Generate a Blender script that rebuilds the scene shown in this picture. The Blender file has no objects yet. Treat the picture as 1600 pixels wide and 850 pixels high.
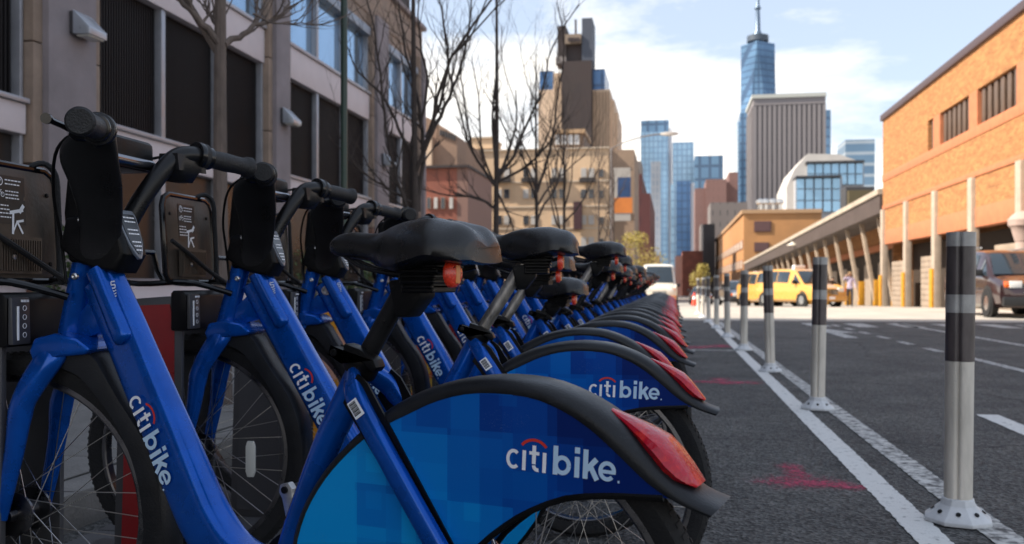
import bpy, bmesh, math, random
from math import sin, cos, pi, radians, sqrt, atan2
from mathutils import Vector, Matrix, noise
random.seed(7)
sc = bpy.context.scene
C = sc.collection

# ---------------------------------------------------------------- camera, sky, sun, exposure
TH = math.atan(251 / 1430.0)                       # the camera looks this much to the left of the street
cam = bpy.data.cameras.new('camera'); camo = bpy.data.objects.new('camera', cam); C.objects.link(camo)
camo.location = (0, 0, 0.855); camo.rotation_euler = (pi / 2, 0, TH)
cam.sensor_width = 36; cam.lens = 1430 / 1600 * 36; cam.shift_y = 20 / 1600
cam.clip_start = 0.05; cam.clip_end = 9000
cam.dof.use_dof = True; cam.dof.focus_distance = 1.85; cam.dof.aperture_fstop = 5.6
sc.camera = camo

SUN_EL, SUN_AZ = radians(43), Vector((-0.965, -0.26, 0)).normalized()
sd = Vector((SUN_AZ.x * cos(SUN_EL), SUN_AZ.y * cos(SUN_EL), sin(SUN_EL)))
sl = bpy.data.lights.new('sun', 'SUN'); sl.energy = 4.9; sl.angle = radians(0.5); sl.color = (1.0, 0.9, 0.76)
so = bpy.data.objects.new('sun', sl); C.objects.link(so); so.rotation_euler = sd.to_track_quat('Z', 'Y').to_euler()

world = bpy.data.worlds.new('World'); sc.world = world; world.use_nodes = True
nt = world.node_tree; nt.nodes.clear()
def N(nt, t, **k):
    n = nt.nodes.new(t)
    for a, b in k.items():
        if a == 'ins':
            for i, v in b.items(): n.inputs[i].default_value = v
        else: setattr(n, a, b)
    return n
sky = N(nt, 'ShaderNodeTexSky', sky_type='NISHITA', sun_disc=False)
sky.sun_elevation = SUN_EL; sky.sun_rotation = atan2(sd.x, sd.y); sky.air_density = 1.0; sky.dust_density = 1.2; sky.ozone_density = 1.2
tc = N(nt, 'ShaderNodeTexCoord')
mp = N(nt, 'ShaderNodeMapping'); mp.inputs['Scale'].default_value = (1.0, 1.0, 3.6); mp.inputs['Location'].default_value = (0.35, 0.1, 0.0)
no = N(nt, 'ShaderNodeTexNoise', ins={'Scale': 2.1, 'Detail': 11.0, 'Roughness': 0.6, 'Distortion': 0.25})
sep = N(nt, 'ShaderNodeSeparateXYZ')
# more cloud towards the horizon, clearing overhead
mr = N(nt, 'ShaderNodeMapRange', ins={'From Min': 0.0, 'From Max': 0.36, 'To Min': 0.30, 'To Max': -0.16})
ad = N(nt, 'ShaderNodeMath', operation='ADD')
cr = N(nt, 'ShaderNodeValToRGB'); cr.color_ramp.elements[0].position = 0.45; cr.color_ramp.elements[1].position = 0.66
mx = N(nt, 'ShaderNodeMix', data_type='RGBA'); mx.inputs[7].default_value = (8.6, 8.1, 7.4, 1)
mx0 = N(nt, 'ShaderNodeMix', data_type='RGBA'); mx0.inputs[0].default_value = 0.5; mx0.inputs[7].default_value = (4.9, 5.4, 6.2, 1)
bg = N(nt, 'ShaderNodeBackground'); bg.inputs['Strength'].default_value = 0.103
wo = N(nt, 'ShaderNodeOutputWorld')
lk = nt.links.new
lk(tc.outputs['Generated'], mp.inputs['Vector']); lk(mp.outputs[0], no.inputs['Vector']); lk(tc.outputs['Generated'], sep.inputs[0])
lk(sep.outputs[2], mr.inputs['Value']); lk(no.outputs[0], ad.inputs[0]); lk(mr.outputs[0], ad.inputs[1]); lk(ad.outputs[0], cr.inputs[0])
lk(cr.outputs[0], mx.inputs[0]); lk(sky.outputs[0], mx0.inputs[6]); lk(mx0.outputs[2], mx.inputs[6]); lk(mx.outputs[2], bg.inputs['Color']); lk(bg.outputs[0], wo.inputs['Surface'])
sc.view_settings.view_transform = 'Standard'; sc.view_settings.look = 'None'; sc.view_settings.gamma = 1; sc.view_settings.exposure = 0.95

# ---------------------------------------------------------------- helpers
def G(y):                                          # the street falls away gently beyond 35 m
    return 0.0 if y < 35 else -0.018 * (min(y, 150) - 35)
def onx(px, y):                                    # world x seen at photo column px, at depth y
    t = (px - 800) / 1430.0; c, s = cos(TH), sin(TH)
    return y * (t * c - s) / (c + t * s)
def ony(px, x):                                    # world y seen at photo column px on the plane x
    t = (px - 800) / 1430.0; c, s = cos(TH), sin(TH)
    return x * (c + t * s) / (t * c - s)
def hz(py, x, y):                                  # height seen at photo row py at (x, y)
    return 0.855 - (py - 445) * (-x * sin(TH) + y * cos(TH)) / 1430.0

MATS = {}
def mat(name, col, rough=0.6, metal=0.0, var=0.0, vscale=8.0, bump=0.0, bscale=60.0, spec=0.5, coat=0.0, col2=None, thr=None, coord='Object', stretch=None, dist=0.02, scuff=None):
    if name in MATS: return MATS[name]
    m = bpy.data.materials.new(name); m.use_nodes = True; t = m.node_tree
    b = t.nodes['Principled BSDF']
    b.inputs['Base Color'].default_value = (*col, 1); b.inputs['Roughness'].default_value = rough
    b.inputs['Metallic'].default_value = metal; b.inputs['Specular IOR Level'].default_value = spec
    b.inputs['Coat Weight'].default_value = coat; b.inputs['Coat Roughness'].default_value = 0.08
    tcn = N(t, 'ShaderNodeTexCoord'); v = tcn.outputs[coord]
    if stretch:
        mpp = N(t, 'ShaderNodeMapping'); mpp.inputs['Scale'].default_value = stretch
        t.links.new(v, mpp.inputs[0]); v = mpp.outputs[0]
    if var > 0 or col2:
        n = N(t, 'ShaderNodeTexNoise', ins={'Scale': vscale, 'Detail': 7.0, 'Roughness': 0.62}); t.links.new(v, n.inputs['Vector'])
        r = N(t, 'ShaderNodeValToRGB')
        if col2:
            lo, hi = thr or (0.4, 0.6)
            r.color_ramp.elements[0].position = lo; r.color_ramp.elements[1].position = hi
            r.color_ramp.elements[0].color = (*col, 1); r.color_ramp.elements[1].color = (*col2, 1)
        else:
            r.color_ramp.elements[0].position = 0.3; r.color_ramp.elements[1].position = 0.7
            r.color_ramp.elements[0].color = (*[c * (1 - var) for c in col], 1); r.color_ramp.elements[1].color = (*[min(1, c * (1 + var)) for c in col], 1)
        t.links.new(n.outputs[0], r.inputs[0]); t.links.new(r.outputs[0], b.inputs['Base Color'])
        rr = N(t, 'ShaderNodeMapRange', ins={'From Min': 0.3, 'From Max': 0.7, 'To Min': max(0.03, rough - 0.09), 'To Max': min(1, rough + 0.09)})
        t.links.new(n.outputs[0], rr.inputs['Value']); t.links.new(rr.outputs[0], b.inputs['Roughness'])
    if scuff:                                      # fine scratches and rubbed spots, in patches
        src = b.inputs['Base Color'].links[0].from_socket if b.inputs['Base Color'].links else None
        s1 = N(t, 'ShaderNodeMapping'); s1.inputs['Scale'].default_value = (40, 300, 260); s1.inputs['Rotation'].default_value = (0, 0.9, 0.3); t.links.new(tcn.outputs['Object'], s1.inputs[0])
        n4 = N(t, 'ShaderNodeTexNoise', ins={'Scale': 1.0, 'Detail': 6.0, 'Roughness': 0.7}); t.links.new(s1.outputs[0], n4.inputs['Vector'])
        n5 = N(t, 'ShaderNodeTexNoise', ins={'Scale': 7.0, 'Detail': 4.0}); t.links.new(tcn.outputs['Object'], n5.inputs['Vector'])
        a1 = N(t, 'ShaderNodeMapRange', ins={'From Min': 0.60, 'From Max': 0.70}); t.links.new(n4.outputs[0], a1.inputs['Value'])
        a2 = N(t, 'ShaderNodeMapRange', ins={'From Min': 0.47, 'From Max': 0.62, 'To Max': scuff[1]}); t.links.new(n5.outputs[0], a2.inputs['Value'])
        a3 = N(t, 'ShaderNodeMath', operation='MULTIPLY'); t.links.new(a1.outputs[0], a3.inputs[0]); t.links.new(a2.outputs[0], a3.inputs[1])
        mq = N(t, 'ShaderNodeMix', data_type='RGBA'); mq.inputs[6].default_value = (*col, 1); mq.inputs[7].default_value = (*scuff[0], 1); t.links.new(a3.outputs[0], mq.inputs[0])
        if src: t.links.new(src, mq.inputs[6])
        t.links.new(mq.outputs[2], b.inputs['Base Color'])
    if bump > 0:
        n2 = N(t, 'ShaderNodeTexNoise', ins={'Scale': bscale, 'Detail': 5.0}); t.links.new(v, n2.inputs['Vector'])
        bp = N(t, 'ShaderNodeBump', ins={'Strength': bump, 'Distance': dist}); t.links.new(n2.outputs[0], bp.inputs['Height']); t.links.new(bp.outputs[0], b.inputs['Normal'])
    MATS[name] = m
    return m

class M:
    """collects geometry, then links it as one mesh object"""
    def __init__(s): s.v = []; s.f = []; s.mi = []; s.cur = 0
    def add(s, vs, fs):
        b = len(s.v); s.v += [tuple(v) for v in vs]; s.f += [tuple(b + i for i in f) for f in fs]; s.mi += [s.cur] * len(fs); return s
    def mat(s, i): s.cur = i; return s
    def box(s, x0, x1, y0, y1, z0, z1, shear=None):
        vs = [(x, y, z) for x in (x0, x1) for y in (y0, y1) for z in (z0, z1)]
        if shear: vs = [(x, y, z + shear(y)) for x, y, z in vs]
        return s.add(vs, [(0, 1, 3, 2), (4, 6, 7, 5), (0, 4, 5, 1), (2, 3, 7, 6), (0, 2, 6, 4), (1, 5, 7, 3)])
    def prism(s, poly, a0, a1, axis='y', inset=0.0):
        """poly in the plane across the axis (x,z for y; y,z for x; x,y for z)"""
        n = len(poly)
        def P(p, a):
            return (p[0], a, p[1]) if axis == 'y' else ((a, p[0], p[1]) if axis == 'x' else (p[0], p[1], a))
        vs = [P(p, a0) for p in poly] + [P(p, a1) for p in poly]
        fs = [tuple(range(n)), tuple(range(2 * n - 1, n - 1, -1))] + [(i, (i + 1) % n + 0, (i + 1) % n + n, i + n) for i in range(n)]
        return s.add(vs, fs)
    def tube(s, pts, r, n=12, lat=1.0, ex=2.0, ref=None, caps=True):
        """swept tube; r a number or list; lat scales the width along ref; ex>2 squares the section"""
        pts = [Vector(p) for p in pts]; k = len(pts)
        rs = r if isinstance(r, (list, tuple)) else [r] * k
        ls = lat if isinstance(lat, (list, tuple)) else [lat] * k
        vs = []; prev = Vector(ref) if ref else None
        for i, p in enumerate(pts):
            t = (pts[min(i + 1, k - 1)] - pts[max(i - 1, 0)]).normalized()
            if prev is None:
                prev = Vector((0, 0, 1)) if abs(t.z) < 0.9 else Vector((1, 0, 0))
            a = (prev - t * prev.dot(t)).normalized()
            if not ref: prev = a
            b = t.cross(a)
            for j in range(n):
                th = 2 * pi * (j + 0.5) / n; c, q = cos(th), sin(th)
                if ex != 2.0:
                    c = math.copysign(abs(c) ** (2 / ex), c); q = math.copysign(abs(q) ** (2 / ex), q)
                vs.append(p + a * (c * rs[i] * ls[i]) + b * (q * rs[i]))
        fs = [(i * n + j, i * n + (j + 1) % n, (i + 1) * n + (j + 1) % n, (i + 1) * n + j) for i in range(k - 1) for j in range(n)]
        if caps: fs += [tuple(range(n - 1, -1, -1)), tuple(range((k - 1) * n, k * n))]
        return s.add(vs, fs)
    def loft(s, secs, closed=True, caps=True):
        n = len(secs[0]); vs = [p for q in secs for p in q]; k = len(secs)
        m = n if closed else n - 1
        fs = [(i * n + j, i * n + (j + 1) % n, (i + 1) * n + (j + 1) % n, (i + 1) * n + j) for i in range(k - 1) for j in range(m)]
        if caps and closed: fs += [tuple(range(n - 1, -1, -1)), tuple(range((k - 1) * n, k * n))]
        return s.add(vs, fs)
    def lathe(s, prof, c, axis='y', n=48, closed=True):
        """prof: list of (radius, offset along axis)"""
        k = len(prof); vs = []
        for i in range(n):
            a = 2 * pi * i / n
            for r, o in prof:
                p = (r * cos(a), o, r * sin(a)) if axis == 'y' else ((r * cos(a), r * sin(a), o) if axis == 'z' else (o, r * cos(a), r * sin(a)))
                vs.append((c[0] + p[0], c[1] + p[1], c[2] + p[2]))
        fs = []
        for i in range(n):
            for j in range(k if closed else k - 1):
                fs.append((i * k + j, i * k + (j + 1) % k, ((i + 1) % n) * k + (j + 1) % k, ((i + 1) % n) * k + j))
        if not closed:
            fs += [tuple(i * k for i in range(n - 1, -1, -1)), tuple(i * k + k - 1 for i in range(n))]
        return s.add(vs, fs)
    def quad(s, a, b, c, d): return s.add([a, b, c, d], [(0, 1, 2, 3)])
    def build(s, name, mats, parent=None, bevel=0.0, seg=2, smooth=35, off=None):
        me = bpy.data.meshes.new(name)
        vs = s.v if off is None else [(v[0] - off[0], v[1] - off[1], v[2] - off[2]) for v in s.v]
        me.from_pydata(vs, [], s.f)
        if not isinstance(mats, (list, tuple)): mats = [mats]
        for m in mats: me.materials.append(m)
        if len(mats) > 1: me.polygons.foreach_set('material_index', s.mi)
        bm = bmesh.new(); bm.from_mesh(me)
        bmesh.ops.recalc_face_normals(bm, faces=bm.faces)
        if bevel > 0:
            es = [e for e in bm.edges if len(e.link_faces) == 2 and e.calc_face_angle(0) > radians(28)]
            bmesh.ops.bevel(bm, geom=es, offset=bevel, segments=seg, profile=0.6, affect='EDGES', clamp_overlap=True)
        bm.to_mesh(me); bm.free()
        if smooth:
            me.polygons.foreach_set('use_smooth', [True] * len(me.polygons))
            me.set_sharp_from_angle(angle=radians(smooth))
        o = bpy.data.objects.new(name, me); C.objects.link(o)
        if parent: o.parent = parent
        if off is not None: o.location = off
        return o

def tag(o, label=None, cat=None, group=None, kind=None):
    if label: o['label'] = label
    if cat: o['category'] = cat
    if group: o['group'] = group
    if kind: o['kind'] = kind
    return o
def thing(name, label, cat, loc=(0, 0, 0), rz=0.0, group=None):
    o = bpy.data.objects.new(name, None); C.objects.link(o); o.empty_display_size = 0.1
    o.location = loc; o.rotation_euler = (0, 0, rz)
    return tag(o, label, cat, group)
def sub(name, parent, loc=(0, 0, 0)):
    o = bpy.data.objects.new(name, None); C.objects.link(o); o.parent = parent; o.location = loc; o.empty_display_size = 0.05
    return o
def kids(o): return [c for c in bpy.data.objects if c.parent == o]
KID = {}
def copy_tree(o, parent=None, skip=()):
    c = o.copy(); C.objects.link(c); c.parent = parent
    for ch in KID[o]:
        if ch.name.split('.')[0] in skip: continue
        copy_tree(ch, c, skip)
    return c
def index_tree(o):
    KID[o] = kids(o)
    for c in KID[o]: index_tree(c)
def dup(o, loc=None, parent=None):
    c = o.copy(); C.objects.link(c)
    if loc is not None: c.location = loc
    if parent is not None: c.parent = parent
    return c
# ---------------------------------------------------------------- materials of the bikes
blue = mat('blue_paint', (0.0004, 0.080, 0.42), 0.28, 0.5, var=0.22, vscale=9, coat=0.45, bump=0.02, bscale=30, spec=0.12, scuff=((0.10, 0.25, 0.50), 0.5))
blk = mat('black_plastic', (0.004, 0.004, 0.0045), 0.38, var=0.3, vscale=30, bump=0.06, bscale=250, spec=0.18, scuff=((0.06, 0.06, 0.06), 0.5))
satin = mat('satin_black', (0.008, 0.008, 0.009), 0.33, var=0.25, vscale=18, bump=0.05, bscale=300, spec=0.35, scuff=((0.08, 0.08, 0.08), 0.5))
skirtm = mat('fender_plastic', (0.0105, 0.0115, 0.014), 0.42, var=0.35, vscale=12, bump=0.08, bscale=220, spec=0.35, scuff=((0.09, 0.09, 0.095), 0.5))
gloss = mat('gloss_black', (0.004, 0.004, 0.005), 0.2, var=0.2, coat=0.25, spec=0.3)
vinyl = mat('saddle_vinyl', (0.0075, 0.007, 0.007), 0.30, var=0.25, vscale=25, bump=0.12, bscale=600)
rubber = mat('tyre_rubber', (0.008, 0.008, 0.009), 0.8, var=0.3, vscale=30, bump=0.2, bscale=150)
steel = mat('steel', (0.55, 0.55, 0.56), 0.32, 1.0, var=0.15, vscale=20)
worn = mat('worn_seatpost', (0.35, 0.33, 0.3), 0.42, 0.9, var=0.6, vscale=40, stretch=(1, 1, 0.35))
rimm = mat('rim_alloy', (0.16, 0.16, 0.17), 0.3, 1.0, var=0.2, vscale=20)
spokem = mat('spoke_steel', (0.62, 0.6, 0.57), 0.3, 1.0)
whitep = mat('white_print', (0.86, 0.88, 0.92), 0.45, var=0.05)
paleb = mat('pale_blue_print', (0.50, 0.68, 0.86), 0.45, var=0.05)
redp = mat('red_print', (0.62, 0.03, 0.015), 0.5)
redl = mat('red_lens', (0.46, 0.001, 0.018), 0.2, coat=0.35, spec=0.4, col2=(0.60, 0.012, 0.012), thr=(0.5, 0.62), vscale=40, bump=0.2, bscale=90)
orgl = mat('orange_red_reflector', (0.75, 0.045, 0.015), 0.25, coat=0.6, var=0.3, vscale=200, bump=0.2, bscale=500)
amber = mat('amber_strip', (0.8, 0.3, 0.1), 0.4)
rackm = mat('rack_plate_metal', (0.075, 0.06, 0.048), 0.42, 0.35, var=0.35, vscale=9, bump=0.05, bscale=120)
rubg = mat('rubber_grip', (0.008, 0.008, 0.009), 0.55, var=0.3, vscale=40, bump=0.25, bscale=260)
refl = mat('wheel_reflector', (0.62, 0.62, 0.57), 0.25, coat=0.5)
dockg = mat('dock_grey_steel', (0.085, 0.085, 0.09), 0.45, 0.4, var=0.15, vscale=5)
dockb = mat('dock_black', (0.006, 0.006, 0.007), 0.4, var=0.3, vscale=12, spec=0.2)
platem = mat('base_plate', (0.10, 0.10, 0.105), 0.6, 0.3, var=0.25, vscale=4, bump=0.1)

def print_material():
    m = bpy.data.materials.new('fender_print'); m.use_nodes = True; t = m.node_tree; b = t.nodes['Principled BSDF']
    b.inputs['Roughness'].default_value = 0.34; b.inputs['Metallic'].default_value = 0.2; b.inputs['Specular IOR Level'].default_value = 0.15; b.inputs['Coat Weight'].default_value = 0.2; b.inputs['Coat Roughness'].default_value = 0.06
    tcn = N(t, 'ShaderNodeTexCoord'); l = t.links.new
    acc = None
    sp = N(t, 'ShaderNodeSeparateXYZ'); l(tcn.outputs['Object'], sp.inputs[0])
    def mth(op, a, bb, c=None):
        n = N(t, 'ShaderNodeMath', operation=op)
        for i, x in enumerate((a, bb) if c is None else (a, bb, c)):
            if isinstance(x, (int, float)): n.inputs[i].default_value = x
            else: l(x, n.inputs[i])
        return n.outputs[0]
    cells = []
    for inc, off in ((0.092, 0.013), (0.058, 0.031), (0.031, 0.007)):
        vo = N(t, 'ShaderNodeVectorMath', operation='ADD'); vo.inputs[1].default_value = (off, 0, off * 2.3); l(tcn.outputs['Object'], vo.inputs[0])
        sn = N(t, 'ShaderNodeVectorMath', operation='SNAP'); sn.inputs[1].default_value = (inc, 10.0, inc); l(vo.outputs[0], sn.inputs[0])
        wn = N(t, 'ShaderNodeTexWhiteNoise', noise_dimensions='3D'); l(sn.outputs[0], wn.inputs['Vector']); cells.append((sn, wn.outputs['Value']))
    s2 = N(t, 'ShaderNodeSeparateXYZ'); l(cells[1][0].outputs[0], s2.inputs[0])
    grad = mth('MULTIPLY_ADD', s2.outputs[0], 1.75, 0.50)            # lighter towards the front
    grad = mth('ADD', grad, mth('MULTIPLY_ADD', s2.outputs[2], -1.1, 0.60))
    val = mth('ADD', grad, mth('MULTIPLY_ADD', cells[0][1], 0.30, -0.15))
    val = mth('ADD', val, mth('MULTIPLY_ADD', cells[1][1], 0.22, -0.11))
    small = mth('GREATER_THAN', cells[2][1], 0.86)
    val = mth('ADD', val, mth('MULTIPLY', small, 0.07))
    r = N(t, 'ShaderNodeValToRGB'); e = r.color_ramp.elements
    e[0].position = 0.12; e[0].color = (0.0005, 0.018, 0.15, 1); e[1].position = 1.0; e[1].color = (0.003, 0.33, 0.80, 1)
    for p, c in ((0.33, (0.0005, 0.055, 0.33)), (0.55, (0.0008, 0.12, 0.50)), (0.82, (0.0015, 0.21, 0.66))):
        x = e.new(p); x.color = (*c, 1)
    l(val, r.inputs[0])
    # scuffed, chalky patches
    ns = N(t, 'ShaderNodeTexNoise', ins={'Scale': 420.0, 'Detail': 8.0, 'Roughness': 0.8}); l(tcn.outputs['Object'], ns.inputs['Vector'])
    nb = N(t, 'ShaderNodeTexNoise', ins={'Scale': 9.0, 'Detail': 3.0}); l(tcn.outputs['Object'], nb.inputs['Vector'])
    w = mth('MULTIPLY', mth('GREATER_THAN', ns.outputs[0], 0.60), mth('MULTIPLY', mth('GREATER_THAN', nb.outputs[0], 0.60), 0.35))
    mxx = N(t, 'ShaderNodeMix', data_type='RGBA'); mxx.inputs[7].default_value = (0.2, 0.27, 0.38, 1); l(w, mxx.inputs[0]); l(r.outputs[0], mxx.inputs[6])
    l(mxx.outputs[2], b.inputs['Base Color'])
    return m
printm = print_material()

# ---------------------------------------------------------------- the two-word wordmark, drawn as strokes
def arc(cx, cy, rx, ry, a0, a1, n=18):
    return [(cx + rx * cos(radians(a0 + (a1 - a0) * i / n)), cy + ry * sin(radians(a0 + (a1 - a0) * i / n))) for i in range(n + 1)]
LOGO = [  # (material, width, points) ; baseline 0, x-height 195, units of about 0.17 mm
    (0, 38, arc(75, 97, 60, 79, 48, 312, 20)),
    (0, 42, [(187, 0), (187, 192)]),
    (0, 44, [(290, 250), (290, 70)] ), (0, 40, arc(332, 58, 42, 40, 180, 285, 8)), (0, 36, [(240, 175), (345, 175)]),
    (0, 42, [(400, 0), (400, 192)]),
    (2, 32, arc(288, 150, 160, 152, 143, 37, 18)),
    (1, 56, [(514, 0), (514, 275)]), (1, 50, arc(585, 97, 66, 72, 0, 360, 28)),
    (1, 58, [(733, 0), (733, 195)]), (1, 60, [(733, 226), (733, 284)]),
    (1, 58, [(818, 0), (818, 275)]), (1, 58, [(828, 85), (925, 195)]), (1, 58, [(868, 120), (935, 0)]),
    (1, 46, arc(1032, 97, 66, 74, 0, 318, 24)), (1, 40, [(985, 92), (1116, 92)]),
    (1, 22, [(1146, 2), (1146, 24)]),
]
def logo(m, o, xd, yd, nd, scale=0.000162):
    o, xd, yd, nd = Vector(o), Vector(xd).normalized(), Vector(yd).normalized(), Vector(nd).normalized()
    for k, (mi, w, pts) in enumerate(LOGO):
        m.mat(mi); vs = []; fs = []
        n = len(pts); w = w * (0.90 if mi == 0 else 0.86)
        lift = 0.0007 + 0.00006 * k
        for i, p in enumerate(pts):
            a = pts[max(i - 1, 0)]; b = pts[min(i + 1, n - 1)]
            dx, dy = b[0] - a[0], b[1] - a[1]; L = sqrt(dx * dx + dy * dy) or 1
            nx, ny = -dy / L * w / 2, dx / L * w / 2
            for q in ((p[0] + nx, p[1] + ny), (p[0] - nx, p[1] - ny)):
                vs.append(o + xd * (q[0] * scale) + yd * (q[1] * scale) + nd * lift)
        fs = [(2 * i, 2 * i + 1, 2 * i + 3, 2 * i + 2) for i in range(n - 1)]
        m.add(vs, fs)
    return m
def strip(m, o, xd, yd, nd, x0, x1, y0, y1, lift=0.0006):
    o, xd, yd, nd = Vector(o), Vector(xd), Vector(yd), Vector(nd)
    m.quad(*[o + xd * a + yd * b + nd * lift for a, b in ((x0, y0), (x1, y0), (x1, y1), (x0, y1))])

# ---------------------------------------------------------------- a share bike: x forward, y to its left, z up, origin on the ground below the rear hub
AX = (0.93, 0.0, 0.0)                              # the steering axis
def smooth_pts(p, n=4):
    out = []
    for i in range(len(p) - 1):
        p0, p1, p2, p3 = (Vector(p[max(i - 1, 0)]), Vector(p[i]), Vector(p[i + 1]), Vector(p[min(i + 2, len(p) - 1)]))
        for j in range(n):
            t = j / n
            out.append(tuple(0.5 * ((2 * p1) + (-p0 + p2) * t + (2 * p0 - 5 * p1 + 4 * p2 - p3) * t * t + (-p0 + 3 * p1 - 3 * p2 + p3) * t ** 3)))
    out.append(tuple(p[-1])); return out
def wheel(root, loc, name, front):
    w = sub('wheel', root, loc)
    R = 0.33
    prof = [(R - 0.046 + 0.0, 0.016), (R - 0.03, 0.023), (R - 0.014, 0.024), (R - 0.004, 0.016), (R, 0.006), (R, -0.006), (R - 0.004, -0.016), (R - 0.014, -0.024), (R - 0.03, -0.023), (R - 0.046, -0.016)]
    M().lathe(prof, (0, 0, 0), n=64).build('tyre', rubber, w)
    t = M()
    for i in range(110):                           # tread blocks
        a = 2 * pi * i / 110
        for s in (-1, 1):
            a2 = a + s * 0.012
            vs = []
            for (rr, y, da) in ((R - 0.0005, s * 0.002, 0), (R - 0.004, s * 0.0155, 0.006), (R - 0.004, s * 0.0155, 0.028), (R - 0.0005, s * 0.002, 0.022)):
                for e in (0.0, 0.0025):
                    vs.append(((rr + e) * cos(a2 + da), y, (rr + e) * sin(a2 + da)))
            t.add(vs, [(0, 2, 4, 6), (1, 7, 5, 3), (0, 1, 3, 2), (2, 3, 5, 4), (4, 5, 7, 6), (6, 7, 1, 0)])
    tag(t.build('tread', rubber, w, smooth=0), kind='stuff')
    M().lathe([(0.270, 0.013), (0.274, 0.0155), (0.286, 0.0145), (0.289, 0.011), (0.289, -0.011), (0.286, -0.0145), (0.274, -0.0155), (0.270, -0.013)], (0, 0, 0), n=64).build('rim', rimm, w)
    hb = 0.045 if front else 0.038
    M().lathe([(0.0, -0.05), (0.012, -0.05), (0.014, -0.032), (hb, -0.03), (hb, -0.024), (0.022, -0.02), (0.022, 0.02), (hb, 0.024), (hb, 0.03), (0.014, 0.032), (0.012, 0.05), (0.0, 0.05)], (0, 0, 0), n=24, closed=False).build('hub', rimm, w)
    s = M()
    for i in range(36):
        side = 1 if i % 2 else -1; a = 2 * pi * i / 36; off = (1 if (i // 2) % 2 else -1) * 0.95
        p0 = (0.04 * cos(a + off), side * 0.027, 0.04 * sin(a + off)); p1 = (0.271 * cos(a), side * 0.003, 0.271 * sin(a))
        s.tube([p0, p1], 0.0011, n=4, caps=False)
    tag(s.build('spokes', spokem, w), kind='stuff')
    if front:
        r = M(); pts = [(0.165 * 1 * cos(radians(a)), 0.0, 0.165 * sin(radians(a))) for a in ()]
        prof2 = [(-0.014, -0.035), (-0.009, -0.05), (0.009, -0.05), (0.014, -0.035), (0.014, 0.035), (0.009, 0.05), (-0.009, 0.05), (-0.014, 0.035)]
        r.prism([(x - 0.175, z - 0.015) for x, z in prof2], 0.012, 0.02, 'y')
        r.build('reflector', refl, w, bevel=0.002)
    return w

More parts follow.
